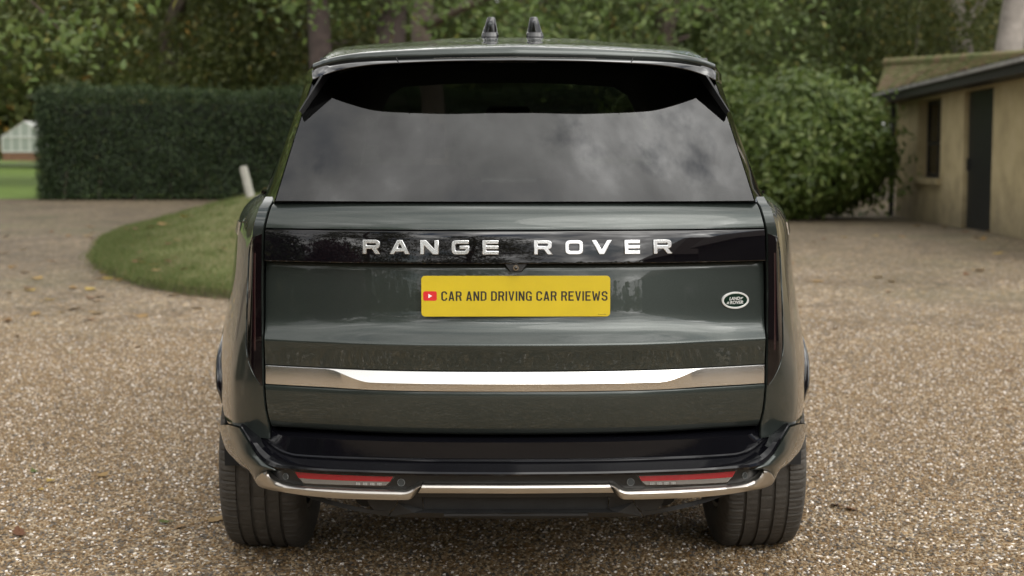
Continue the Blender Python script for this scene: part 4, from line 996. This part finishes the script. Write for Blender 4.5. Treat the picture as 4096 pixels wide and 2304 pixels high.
FAC = [(0, -.014, .5135), (.251, -.004, .513), (.490, .033, .512), (.609, .073, .513), (.652, .096, .515), (.686, .118, .522), (.715, .138, .540), (.740, .158, .563), (.787, .22, .600)]
RIM = [(0, -.030, .505), (.251, -.020, .505), (.490, .018, .504), (.601, .054, .502), (.669, .087, .500), (.700, .108, .507), (.729, .129, .526), (.759, .159, .565), (.788, .195, .597)]
tr_rows = [tuck, l1a, l1, off(l2, (0, .0005, .003)), l2, off(l2, (0, -.0045, -.0035)), off(l2, (0, -.005, -.0055)), off(l2, (0, -.0035, -.0085)), FAC, [tuple(np.array(a) * .35 + np.array(b) * .65 + np.array([0, -.003, .002])) for a, b in zip(FAC, RIM)], RIM, off(RIM, (-.0, .004, -.006)), off(RIM, (-.004, .03, -.012))]
grid_obj('step_tray', mirror_grid(np.stack([catp(r_, 9) for r_ in tr_rows])), M['tray'], bump, 32)
# body coloured corners
Lc = [(0.935, 0.66, 0.516), (0.912, 0.62, 0.461), (0.89, 0.56, 0.446), (0.856, 0.48, 0.44), (0.811, 0.38, 0.435), (0.778, 0.3, 0.44), (0.747, 0.2, 0.428)]
Mc = [(.827, .251, .589), (.799, .205, .549), (.776, .17, .521), (.752, .146, .503), (.728, .124, .493), (.712, .116, .487), (.704, .122, .481)]
Oc = [(.786, .19, .596), (.759, .159, .565), (.729, .129, .526), (.7, .108, .507), (.680, .096, .500), (.668, .095, .494), (.664, .112, .488)]
loft('bumper_corner', [off(Oc, (-.004, .02, -.003)), off(Oc, (0, .001, -.004)), Mc, Lc, off(Lc, (-.03, .05, .0))], 26, M['paint'], bump, m=22, mode='copy', sharp=70)
Q = [(side_x(.565, y) - .03, y, .574) for y in (.26, .34, .44, .56, .70)]
E_ = [(.786, .20, .594), (.835, .30, .586), (.872, .42, .575), (.90, .54, .564), (.922, .665, .556)]
loft('bumper_ledge', [E_, Q], 16, M['gloss'], bump, mode='copy', sharp=60)
loft('bumper_return', [[(.922, .665, .556), (.905, .64, .46), (.80, .50, .40)], [(.93, .72, .56), (.90, .70, .46), (.78, .60, .40)]], 8, M['plastic'], bump, mode='copy')
# dark panel carrying the fog lamps
PBx = [(0, .004), (.2, .008), (.4, .028), (.55, .065), (.65, .107), (.70, .14), (.735, .172)]
row = lambda z, d: [(x, y + d, z) for x, y in PBx]
loft('lamp_panel', [row(.497, .02), row(.494, .0), row(.470, .001), row(.444, .004), row(.430, .012)], 40, M['lamp_panel'], bump, sharp=40)
def panel_y(x): return float(np.interp(abs(x), cat([(a, b, 0) for a, b in PBx], 60)[:, 0], cat([(a, b, 0) for a, b in PBx], 60)[:, 1]))
def quad_on_panel(name, mat, parent, sx, TL, TR, BR, BL, d, n=16, m=5):
    rows = []
    for t in np.linspace(0, 1, m):
        a = np.array(TL) * (1 - t) + np.array(BL) * t; b = np.array(TR) * (1 - t) + np.array(BR) * t
        rows.append([(sx * p[0], panel_y(p[0]) - d, p[1]) for p in [a * (1 - u) + b * u for u in np.linspace(0, 1, n)]])
    Gq = np.array(rows)
    ring = lambda dd: np.concatenate([Gq[:1] + dd, Gq, Gq[-1:] + dd], 0)
    Gq = ring(np.array([0, d + .004, 0])); Gq = np.concatenate([Gq[:, :1] + np.array([0, d + .004, 0]), Gq, Gq[:, -1:] + np.array([0, d + .004, 0])], 1)
    return grid_obj(name, Gq, mat, parent, 40)
for sx in (1, -1):
    fl = quad_on_panel('fog_lamp', M['gloss'], car, sx, (.627, .4895), (.331, .4915), (.356, .4585), (.590, .4510), .002)
    quad_on_panel('red_lens', M['red_lens'], fl, sx, (.6185, .4872), (.3385, .4890), (.3465, .4750), (.6075, .4708), .004)
    quad_on_panel('clear_lens', M['clear_lens'], fl, sx, (.6068, .4705), (.3470, .4746), (.3585, .4640), (.5930, .4575), .0035)
    mb = MB()
    for xx in (.372, .392, .412, .432):
        for i in range(3):
            for j in range(2): 
                x_ = xx + i * .0042; z_ = .4655 + j * .0036 - (xx - .372) * .02; y_ = panel_y(x_) - .0052
                mb.box(sx * x_ - .0013, sx * x_ + .0013, y_ - .001, y_ + .002, z_ - .0012, z_ + .0012)
    mb.build('lens_facets', M['ring_pale'], fl)
    for (x_, z_, r_) in ((.646, .4705, .0082), (.316, .4725, .0095)):
        ps = empty('parking_sensor', (sx * x_, panel_y(x_) + .001, z_), (R(90), 0, sx * math.atan(max(0, panel_y(x_ + .02) - panel_y(x_ - .02)) / .04))); ps.parent = car
        bm = bmesh.new(); bmesh.ops.create_cone(bm, cap_ends=True, segments=28, radius1=r_, radius2=r_, depth=.006)
        bm_obj('sensor_disc', bm, M['sensor'], ps, 40)
        rows = []
        for a in np.linspace(0, 2 * math.pi, 29): rows.append([(math.cos(a) * rr, math.sin(a) * rr, zz_) for rr, zz_ in ((r_ * 1.12, 0), (r_ * 1.12, .0030), (r_ * 1.02, .0038), (r_ * .96, .0030))])
        grid_obj('sensor_ring', np.array(rows), M['ring'], ps, 40)
# satin trim along the foot of the bumper
Tt = [(.698, .1165, .4840), (.692, .112, .4755), (.683, .105, .4670), (.670, .097, .4597), (.654, .090, .4548), (.629, .081, .4515), (.56, .058, .4515), (.503, .041, .453), (.4, .018, .454), (.315, .006, .455), (.298, .005, .456), (.285, .003, .463), (.270, .001, .4735), (.257, 0, .4745)]
Bt = [(.701, .119, .4835), (.719, .134, .4760), (.735, .152, .4600), (.7425, .166, .4430), (.735, .160, .4325), (.705, .136, .4280), (.66, .110, .426), (.60, .082, .423), (.5, .050, .421), (.4, .030, .4225), (.32, .017, .424), (.290, .013, .427), (.272, .012, .446), (.261, .010, .460)]
mixc = lambda a, b, t, d: [tuple(np.array(p) * (1 - t) + np.array(q) * t + np.array(d)) for p, q in zip(a, b)]
loft('lower_trim', [off(Tt, (0, .03, .001)), off(Tt, (0, .004, 0)), mixc(Tt, Bt, .14, (0, -.009, .001)), mixc(Tt, Bt, .30, (0, -.0165, 0)), mixc(Tt, Bt, .42, (0, -.018, 0)), mixc(Tt, Bt, .92, (0, -.012, 0)), Bt, off(Bt, (0, .04, .004))], 60, M['satin'], bump, mode='copy', sharp=42)
CT = [(0, -.010, .4745), (.15, -.006, .4745), (.2545, .0, .4740)]; CB = [(0, .002, .4455), (.15, .006, .4455), (.2695, .012, .4450)]
loft('centre_trim', [off(CT, (0, .03, .001)), CT, mixc(CT, CB, .14, (0, -.008, .001)), mixc(CT, CB, .32, (0, -.0145, 0)), mixc(CT, CB, .44, (0, -.016, 0)), mixc(CT, CB, .94, (0, -.012, 0)), CB, off(CB, (0, .04, .002))], 24, M['satin'], bump, sharp=42)
# lower valance, recessed towing cover and side vents
vt = [(0, .040, .447), (.255, .046, .447), (.263, .030, .440), (.325, .040, .428)]; vb = [(0, .062, .384), (.255, .066, .384), (.285, .050, .372), (.345, .062, .366)]
loft('tow_cover', [[(0, .03, .4475), (.2625, .04, .447)], [(0, .052, .444), (.2580, .058, .443)], [(0, .060, .386), (.2580, .066, .386)], [(0, .035, .382), (.285, .045, .380)], [(0, .060, .358), (.352, .078, .360)], [(0, .11, .350), (.36, .13, .352)]], 20, M['plastic'], bump, sharp=30)
MB().box(-.20, .20, .0405, .060, .3715, .3785).build('tow_slot', M['under'], bump)
for sx in (1, -1):
    v_ = [(.2625, .036, .447), (.330, .044, .426), (.328, .060, .405), (.356, .078, .3605), (.285, .045, .380), (.258, .060, .386)]
    mesh('valance_cheek', [(sx * a, b, c) for a, b, c in v_], [(0, 1, 2), (0, 2, 5), (2, 4, 5), (2, 3, 4)], M['plastic'], bump)
    # flank with a slot
    outer = [(.331, .048, .426), (.42, .062, .423), (.52, .095, .422), (.62, .140, .422)]
    slot_t = [(.331, .056, .412), (.40, .068, .414), (.50, .098, .4175), (.607, .138, .418)]
    slot_b = [(.352, .070, .378), (.395, .078, .380), (.48, .104, .392), (.600, .140, .413)]
    low = [(.3575, .080, .361), (.446, .092, .3735), (.532, .115, .389), (.615, .147, .409)]
    g1 = np.stack([cat(outer, 20), cat(slot_t, 20)]); g2 = np.stack([cat(slot_b, 20), cat(low, 20), cat(off(low, (0, .05, .0)), 20)])
    for gg in (g1, g2): gg[..., 0] *= sx
    grid_obj('valance_rail', g1, M['plastic'], bump, 40); grid_obj('valance_rail', g2, M['plastic'], bump, 40)
    g3 = np.stack([cat([(.331, .057, .412), (.333, .062, .40), (.352, .071, .378)], 8), cat([(.415, .070, .414), (.412, .074, .40), (.395, .079, .379)], 8)]); g3[..., 0] *= sx
    grid_obj('valance_panel', g3, M['plastic'], bump, 40)
    MB().tube([(sx * .43, .20, .395), (sx * .43, .34, .395)], [.035, .035], 14).build('exhaust_pipe', M['under'], bump, 40)
# ---- hidden structure: inner body, floor, wheel housings
MB().box(-.70, .70, .30, .42, .60, 1.22).build('inner_panel', M['under'], car)
rows = []
for z in (.56, .60, .70, .85, 1.0, 1.12, 1.20, 1.235):
    a, b_ = tail_edge(z); xs_ = np.linspace(-1, 1, 15) * (a + .03); rows.append([(x, float(crown(x)) + .135, z) for x in xs_])
grid_obj('inner_skin', np.array(rows), M['under'], car, 180)
MB().box(-.60, .60, 1.0, 4.8, .34, .44).box(-.55, .55, .30, .999, .40, .56).build('floor_pan', M['under'], car)
for ay, az in AX:
    for sx in (1, -1):
        rows = []
        for th in np.linspace(R(-5), R(190), 30): rows.append([(sx * x_, ay - .44 * math.cos(th), az + .44 * math.sin(th)) for x_ in (.62, .8, .94)])
        grid_obj('wheel_housing', np.array(rows), M['under'], car, 180)
        rows = []
        for th in np.linspace(R(-5), R(190), 30): rows.append([(sx * .62, ay - rr * math.cos(th), az + rr * math.sin(th)) for rr in (.44, .05)])
        grid_obj('wheel_housing', np.array(rows), M['under'], car, 180)
# ---- bonnet, windscreen, front
rows = []
for y in (3.55, 3.8, 4.0, 4.2, 4.4, 4.6, 4.75):
    w_ = side_x(1.2, min(y, 4.78)) - .02; zc_ = 1.235 - .09 * ss(4.0, 4.9, y); rows.append([(x, y, zc_ - .035 * abs(x / w_) ** 3 + .01) for x in np.linspace(-w_, w_, 25)])
rows.append([(x * .98, 4.95 - .12 * abs(x / .9) ** 2, 1.06) for x in np.linspace(-.86, .86, 25)])
rows.append([(x * .98, 5.03 - .22 * abs(x / .9) ** 2, .95) for x in np.linspace(-.84, .84, 25)])
grid_obj('bonnet', np.array(rows), M['paint'], car, 60)
rows = []
for t in np.linspace(0, 1, 8):
    z = 1.25 + (1.765 - 1.25) * t; y = 3.98 - t * .75; w_ = .80 - .15 * t; rows.append([(x, y - .10 * abs(x / w_) ** 2, z - .02 * t * abs(x / w_) ** 2) for x in np.linspace(-w_, w_, 15)])
grid_obj('windscreen', np.array(rows), M['windscreen'], car, 180)
for sx in (1, -1):
    mir = MB().box(sx * .90, sx * 1.0, 3.18, 3.24, 1.17, 1.21).build('door_mirror', M['gloss'], car)
    bm = bmesh.new(); bmesh.ops.create_cube(bm, size=1)
    for v in bm.verts: v.co = Vector((sx * 1.01 + v.co.x * .15, 3.20 + v.co.y * .12, 1.255 + v.co.z * .15))
    bmesh.ops.bevel(bm, geom=bm.edges[:], offset=.03, segments=3, affect='EDGES'); bm_obj('mirror_shell', bm, M['paint'], mir, 50)
# ---- cabin: load cover, seats and headrests behind the glass
MB().box(-.62, .62, .28, 1.5, 1.04, 1.06).build('load_cover', M['trimlining'], car)
grid_obj('headlining', np.array([[(x, y, roof_zc(y) - .055 - .03 * (x / .6) ** 2 - .16 * max(0, (abs(x) - .54) / .10) ** 1.5) for x in np.linspace(-.64, .64, 21)] for y in (.50, .8, 1.2, 1.8, 2.6, 3.1)]), M['trimlining'], car, 180)
def soft_box(name, x0, x1, y0, y1, z0, z1, r_, parent, mat):
    bm = bmesh.new(); bmesh.ops.create_cube(bm, size=1)
    for v in bm.verts: v.co = Vector(((x0 + x1) / 2 + v.co.x * (x1 - x0), (y0 + y1) / 2 + v.co.y * (y1 - y0), (z0 + z1) / 2 + v.co.z * (z1 - z0)))
    bmesh.ops.bevel(bm, geom=bm.edges[:], offset=r_, segments=4, affect='EDGES'); return bm_obj(name, bm, mat, parent, 60)
for (yy, xsn) in ((1.75, (-.42, .42)), (2.75, (-.40, .40))):
    for xc in xsn:
        st = soft_box('seat_back', xc - .27, xc + .27, yy, yy + .16, .75, 1.34, .06, car, M['seat'])
        soft_box('headrest', xc - .15, xc + .15, yy - .02, yy + .12, 1.37, 1.53, .05, st, M['seat'])
mr = soft_box('rear_mirror', -.11, .11, 3.33, 3.36, 1.56, 1.63, .012, car, M['gloss'])
# ---- wheels
def tyre_mesh():
    # half profile across the tread: (x, radius, groove?)  x>0 is the outer side
    pr = [(-.125, .270, 0), (-.140, .300, 0), (-.1425, .335, 0), (-.1385, .368, 0), (-.131, .388, 1), (-.122, .3995, 1), (-.108, .4045, 1), (-.094, .4060, 1),
          (-.0765, .4066, 1), (-.0755, .3985, 0), (-.0665, .3985, 0), (-.0655, .4070, 2), (-.030, .4075, 2), (-.029, .399, 0), (-.019, .399, 0), (-.018, .4078, 3), (.018, .4078, 3), (.019, .399, 0), (.029, .399, 0), (.030, .4075, 2), (.0655, .4070, 2),
          (.0665, .3985, 0), (.0755, .3985, 0), (.0765, .4066, 1), (.094, .4060, 1), (.108, .4045, 1), (.122, .3995, 1), (.131, .388, 1), (.1385, .368, 0), (.1425, .335, 0), (.140, .300, 0), (.125, .270, 0)]
    n = 432; V = []; 
    for i in range(n):
        for (x, r, gflag) in pr:
            if gflag == 1 and (i % 6) == 0: r -= .005
            if gflag == 1 and (i % 6) == 3 and abs(x) < .11: r -= .0022
            if gflag == 2 and ((i + int(abs(x) * 120)) % 8) == 0: r -= .0035
            if gflag == 3 and (i % 9) == 0: r -= .0025
            a = 2 * math.pi * (i + (.5 if gflag == 2 else 0)) / n
            V.append((x, r * math.cos(a), r * math.sin(a)))
    k = len(pr); I = np.arange(n)[:, None] * k + np.arange(k - 1)[None]; J = (np.arange(n)[:, None] + 1) % n * k + np.arange(k - 1)[None]
    F = np.stack([I, I + 1, J + 1, J], -1).reshape(-1, 4)
    return np.array(V), F
TV, TF = tyre_mesh()
wheel_proto = None
def rim_mb():
    mb = MB(); n = 48
    prof = [(-.125, .268), (-.120, .255), (-.05, .245), (.06, .245), (.115, .255), (.128, .272)]
    o = len(mb.v)
    for i in range(n):
        a = 2 * math.pi * i / n
        for x, r in prof: mb.v.append((x, r * math.cos(a), r * math.sin(a)))
    k = len(prof)
    for i in range(n):
        for j in range(k - 1): mb.f.append((i * k + j, i * k + j + 1, (i + 1) % n * k + j + 1, (i + 1) % n * k + j))
    for s_ in range(7):
        for dlt in (-.10, .10):
            a = 2 * math.pi * s_ / 7 + dlt
            mb.tube([(.085, .05 * math.cos(a), .05 * math.sin(a)), (.10, .16 * math.cos(a), .16 * math.sin(a)), (.108, .25 * math.cos(a), .25 * math.sin(a))], [.028, .022, .02], 6)
    mb.tube([(.02, 0, 0), (.10, 0, 0)], [.075, .06], 16)
    mb.tube([(-.06, 0, 0), (-.02, 0, 0)], [.19, .19], 28)
    return mb
tyre0 = rim0 = None
for ay, az in AX:
    for sx in (1, -1):
        xw = .8335 if ay < 2 else .845
        wh = empty('wheel', (sx * xw, ay, .4015), (0, R(sx * -3.0 if ay < 2 else 0), 0 if sx > 0 else math.pi)); wh.parent = car
        if sx < 0: wh.rotation_euler = (0, R(-3.0 if ay < 2 else 0), math.pi)
        if tyre0 is None:
            tyre0 = fast_mesh('tyre', TV, TF, M['tyre'], wh, smooth=True); tyre0.data.set_sharp_from_angle(angle=R(35))
            rim0 = rim_mb().build('rim', M['rim'], wh, 40)
        else:
            for s_ in (tyre0, rim0):
                c_ = s_.copy(); COL.objects.link(c_); c_.parent = wh
    MB().tube([(-.62, ay, .40), (.62, ay, .40)], [.05, .05], 10).build('axle', M['under'], car)

# ================================================================== LOOSE GRAVEL AND LITTER
def gravel_nodes(mat):
    ng = bpy.data.node_groups.new('loose_stones', 'GeometryNodeTree')
    ng.interface.new_socket('Geometry', in_out='INPUT', socket_type='NodeSocketGeometry')
    ng.interface.new_socket('Geometry', in_out='OUTPUT', socket_type='NodeSocketGeometry')
    n, l = ng.nodes, ng.links
    gi = n.new('NodeGroupInput'); go = n.new('NodeGroupOutput')
    dp = n.new('GeometryNodeDistributePointsOnFaces'); dp.distribute_method = 'RANDOM'
    at = n.new('GeometryNodeInputNamedAttribute'); at.data_type = 'FLOAT'; at.inputs['Name'].default_value = 'dens'
    l.new(gi.outputs[0], dp.inputs['Mesh']); l.new(at.outputs['Attribute'], dp.inputs['Density'])
    ico = n.new('GeometryNodeMeshIcoSphere'); ico.inputs['Radius'].default_value = 1.0; ico.inputs['Subdivisions'].default_value = 2
    sp = n.new('GeometryNodeSetPosition'); no = n.new('ShaderNodeTexNoise'); no.inputs['Scale'].default_value = 1.1
    vs_ = n.new('ShaderNodeVectorMath'); vs_.operation = 'SUBTRACT'; vs_.inputs[1].default_value = (.5, .5, .5); l.new(no.outputs['Color'], vs_.inputs[0])
    sc = n.new('ShaderNodeVectorMath'); sc.operation = 'SCALE'; sc.inputs['Scale'].default_value = 1.5; l.new(vs_.outputs[0], sc.inputs[0])
    l.new(ico.outputs['Mesh'], sp.inputs['Geometry']); l.new(sc.outputs[0], sp.inputs['Offset'])
    sm = n.new('GeometryNodeSetMaterial'); sm.inputs['Material'].default_value = mat; l.new(sp.outputs[0], sm.inputs['Geometry'])
    io = n.new('GeometryNodeInstanceOnPoints'); l.new(dp.outputs['Points'], io.inputs['Points']); l.new(sm.outputs[0], io.inputs['Instance'])
    rs = n.new('FunctionNodeRandomValue'); rs.data_type = 'FLOAT_VECTOR'
    rs.inputs[0].default_value = (.0036, .0036, .0022); rs.inputs[1].default_value = (.0086, .0070, .0046)
    rr = n.new('FunctionNodeRandomValue'); rr.data_type = 'FLOAT_VECTOR'; rr.inputs[0].default_value = (-.55, -.55, 0); rr.inputs[1].default_value = (.55, .55, 6.28)
    l.new(rs.outputs[0], io.inputs['Scale']); l.new(rr.outputs[0], io.inputs['Rotation'])
    l.new(io.outputs[0], go.inputs[0])
    return ng
xs = np.linspace(-1, 1, 41); ys = np.linspace(.25, 8.5, 50)
X, T = np.meshgrid(xs, ys); Wd = .40 * (T + 3.84) + .25; X = X * Wd
Z = ground_z(X, T) + .001
lg = fast_mesh('loose_gravel', np.stack([X, T, Z], -1).reshape(-1, 3), grid_faces(50, 41), M['ground'], smooth=True)
d = 9500 * (1 - .85 * ss(3.0, 8.4, T)) * (.78 + .3 * np.sin(X * 1.9 + 1.0) * np.sin(T * 1.3 + .4) + .12 * np.sin(X * 5.3 + T * 3.1)); a = lg.data.attributes.new('dens', 'FLOAT', 'POINT'); a.data.foreach_set('value', d.ravel().astype(np.float32))
md = lg.modifiers.new('stones', 'NODES'); md.node_group = gravel_nodes(M['pebble'])
tag(lg, 'loose tan and white gravel stones strewn round the car', 'gravel', kind='stuff')

# grass blades on the bank
def blades(name, P, h, mat, label, parent=None):
    n = len(P); a = rng.uniform(0, 6.28, n); hh_ = h * rng.uniform(.5, 1.3, n)
    d_ = np.stack([np.cos(a), np.sin(a), np.zeros(n)], 1); ln = rng.normal(0, .35, (n, 2))
    p0 = P - d_ * .004; p1 = P + d_ * .004; tip = P + np.stack([ln[:, 0] * hh_, ln[:, 1] * hh_, hh_], 1)
    V = np.stack([p0, p1, tip], 1).reshape(-1, 3); F = np.arange(3 * n).reshape(-1, 3)
    o = fast_mesh(name, V, F, mat, parent, rnd=rng.random(n)); tag(o, label, 'grass', kind='stuff'); return o
M['blade'] = leaf_mat('grass_blade', [(0, (.080, .108, .028)), (.55, (.118, .155, .045)), (.85, (.165, .185, .07)), (1, (.25, .20, .10))], .3, .6, .3)
n = 90000; u = rng.random(n) ** 1.6; v = rng.random(n)
Pa = A[(u * 0 + v * 59).astype(int)]; Pb = B[(v * 59).astype(int)]
P = Pa * (1 - u[:, None]) + Pb * u[:, None] + np.concatenate([rng.normal(0, .06, (n, 2)), np.zeros((n, 1))], 1)
P[:, 2] = lawn_h(P[:, 0], P[:, 1]) - .012
k_ = 22000; ve = rng.random(k_); Cx = np.where(rng.random(k_)[:, None] < .6, A[(ve * 59).astype(int)] * (1 - (ve * 59 % 1))[:, None] + A[np.minimum((ve * 59).astype(int) + 1, 59)] * (ve * 59 % 1)[:, None], B[(ve * 59).astype(int)])
Pe = Cx + np.concatenate([rng.normal(0, .07, (k_, 2)), np.zeros((k_, 1))], 1); Pe[:, 2] = lawn_h(Pe[:, 0], Pe[:, 1]) - rng.random(k_) * .10
P = np.concatenate([P, Pe])
blades('lawn_grass', P, .058, M['blade'], 'short mown grass covering the raised lawn bank')

# fallen leaves, one by one
LEAFO = OAK
def fallen(name, label, x, y, size, mat, seed, z=None, group='fallen leaves'):
    r_ = np.random.default_rng(seed); k = len(LEAFO)
    P = np.concatenate([LEAFO * np.array([1.25, 1.0]), np.zeros((k, 1))], 1) * size
    P[:, 2] = (np.abs(LEAFO[:, 0]) ** 2 * r_.uniform(.4, 1.3) + LEAFO[:, 1] ** 2 * r_.uniform(-.1, .7)) * size
    P = np.concatenate([[[0, 0, 0]], P]); P2 = P + np.array([0, 0, .0012])
    st = np.array([[-.004, -.5, 0], [.004, -.5, 0], [.003, -.78, .04], [-.003, -.78, .04]]) * np.array([size / .1, size, size])
    V = np.concatenate([P, P2, st + np.array([0, 0, .001])]); 
    F = [(0, i + 1, (i + 1) % k + 1) for i in range(k)] + [(k + 1, k + 2 + (i + 1) % k, k + 2 + i) for i in range(k)] + [(2 * k + 2, 2 * k + 3, 2 * k + 4, 2 * k + 5)]
    o = mesh(name, V, F, mat)
    a = o.data.attributes.new('rnd', 'FLOAT', 'FACE'); a.data.foreach_set('value', np.full(len(F), r_.random(), np.float32))
    zz_ = (gz(x, y) if z is None else z); o.location = (x, y, zz_ + .009); o.rotation_euler = (r_.normal(0, .12), r_.normal(0, .12), r_.uniform(0, 6.28))
    tag(o, label, 'leaf', group); return o
fallen('fallen_leaf', 'reddish brown leaf lying against the outer side of a rear tyre', -1.115, 1.44, .085, M['dry'], 3)
fallen('fallen_leaf', 'small green leaf on gravel near a rear tyre', -1.30, 1.40, .05, M['green_dry'], 4)
fallen('fallen_leaf', 'curled brown leaf on the dark gravel between the rear wheels', -.02, 1.02, .075, M['dry'], 5)
SH = [('dry', .75, 'large reddish brown'), ('dry', .5, 'small dark brown'), ('yellow_dry', .6, 'small pale yellow'), ('green_dry', .5, 'small green')]
for i in range(46):
    sd = 100 + i; q = np.random.default_rng(sd)
    y = float(q.uniform(1.2, 7.5)); s_ = 1 if i % 2 else -1; x = s_ * float(q.uniform(1.15, .36 * (y + 3.84)))
    mt, sz, ds = SH[min(int(q.random() ** 1.6 * 4), 3) if i > 2 else i % 2]
    sd_ = 'on gravel, laurel side of car,' if s_ > 0 else 'on gravel, lawn side of car,'
    lab = ds + ' leaf ' + sd_ + (' by its wheels' if y < 3.5 else ' towards its front')
    fallen('fallen_leaf', lab, x, y, .085 * sz * float(q.uniform(.8, 1.2)), M[mt], sd, group=lab)
for i in range(110):
    sd = 300 + i; q = np.random.default_rng(sd); y = float(q.uniform(8, 20)); s_ = 1 if i % 3 == 0 else -1
    x = float(q.uniform(1.8, .36 * (y + 3.8))) if s_ > 0 else -float(q.uniform(2.6, .36 * (y + 3.8)))
    z = None; onl = False
    for k_ in range(len(A)):
        pass
    ia = np.argmin(np.abs(A[:, 0] - x)); ib = np.argmin(np.abs(B[:, 0] - x))
    if x < -2 and x > -5.2 and A[ia, 1] + .2 < y < B[ib, 1] - .2: z = float(lawn_h(x, y)) + .03; onl = True
    yl = i % 4 == 0
    lab = ('yellow' if yl else 'tan') + ' fallen leaf lying ' + ('on the raised lawn bank' if onl else 'on the drive towards the outbuilding' if s_ > 0 else 'on the gravel path round the lawn') + (', nearer the car' if y < 13.5 else ', nearer the hedge' if s_ < 0 else ', nearer the laurel')
    fallen('fallen_leaf', lab, x, y, float(q.uniform(.09, .17)), M['yellow_dry'] if yl else M['dry'], sd, z, lab)
# a stone caught in the tyre groove and a twig
tw = MB().tube([(0, 0, 0), (.04, .01, .004), (.09, .004, .003), (.135, .016, .008)], [.0022, .002, .0016, .0008], 6).build('dry_twig', M['bark'], None, 60)
tw.location = (-1.62, .98, .010); tag(tw, 'thin dark twig lying on the gravel', 'twig')
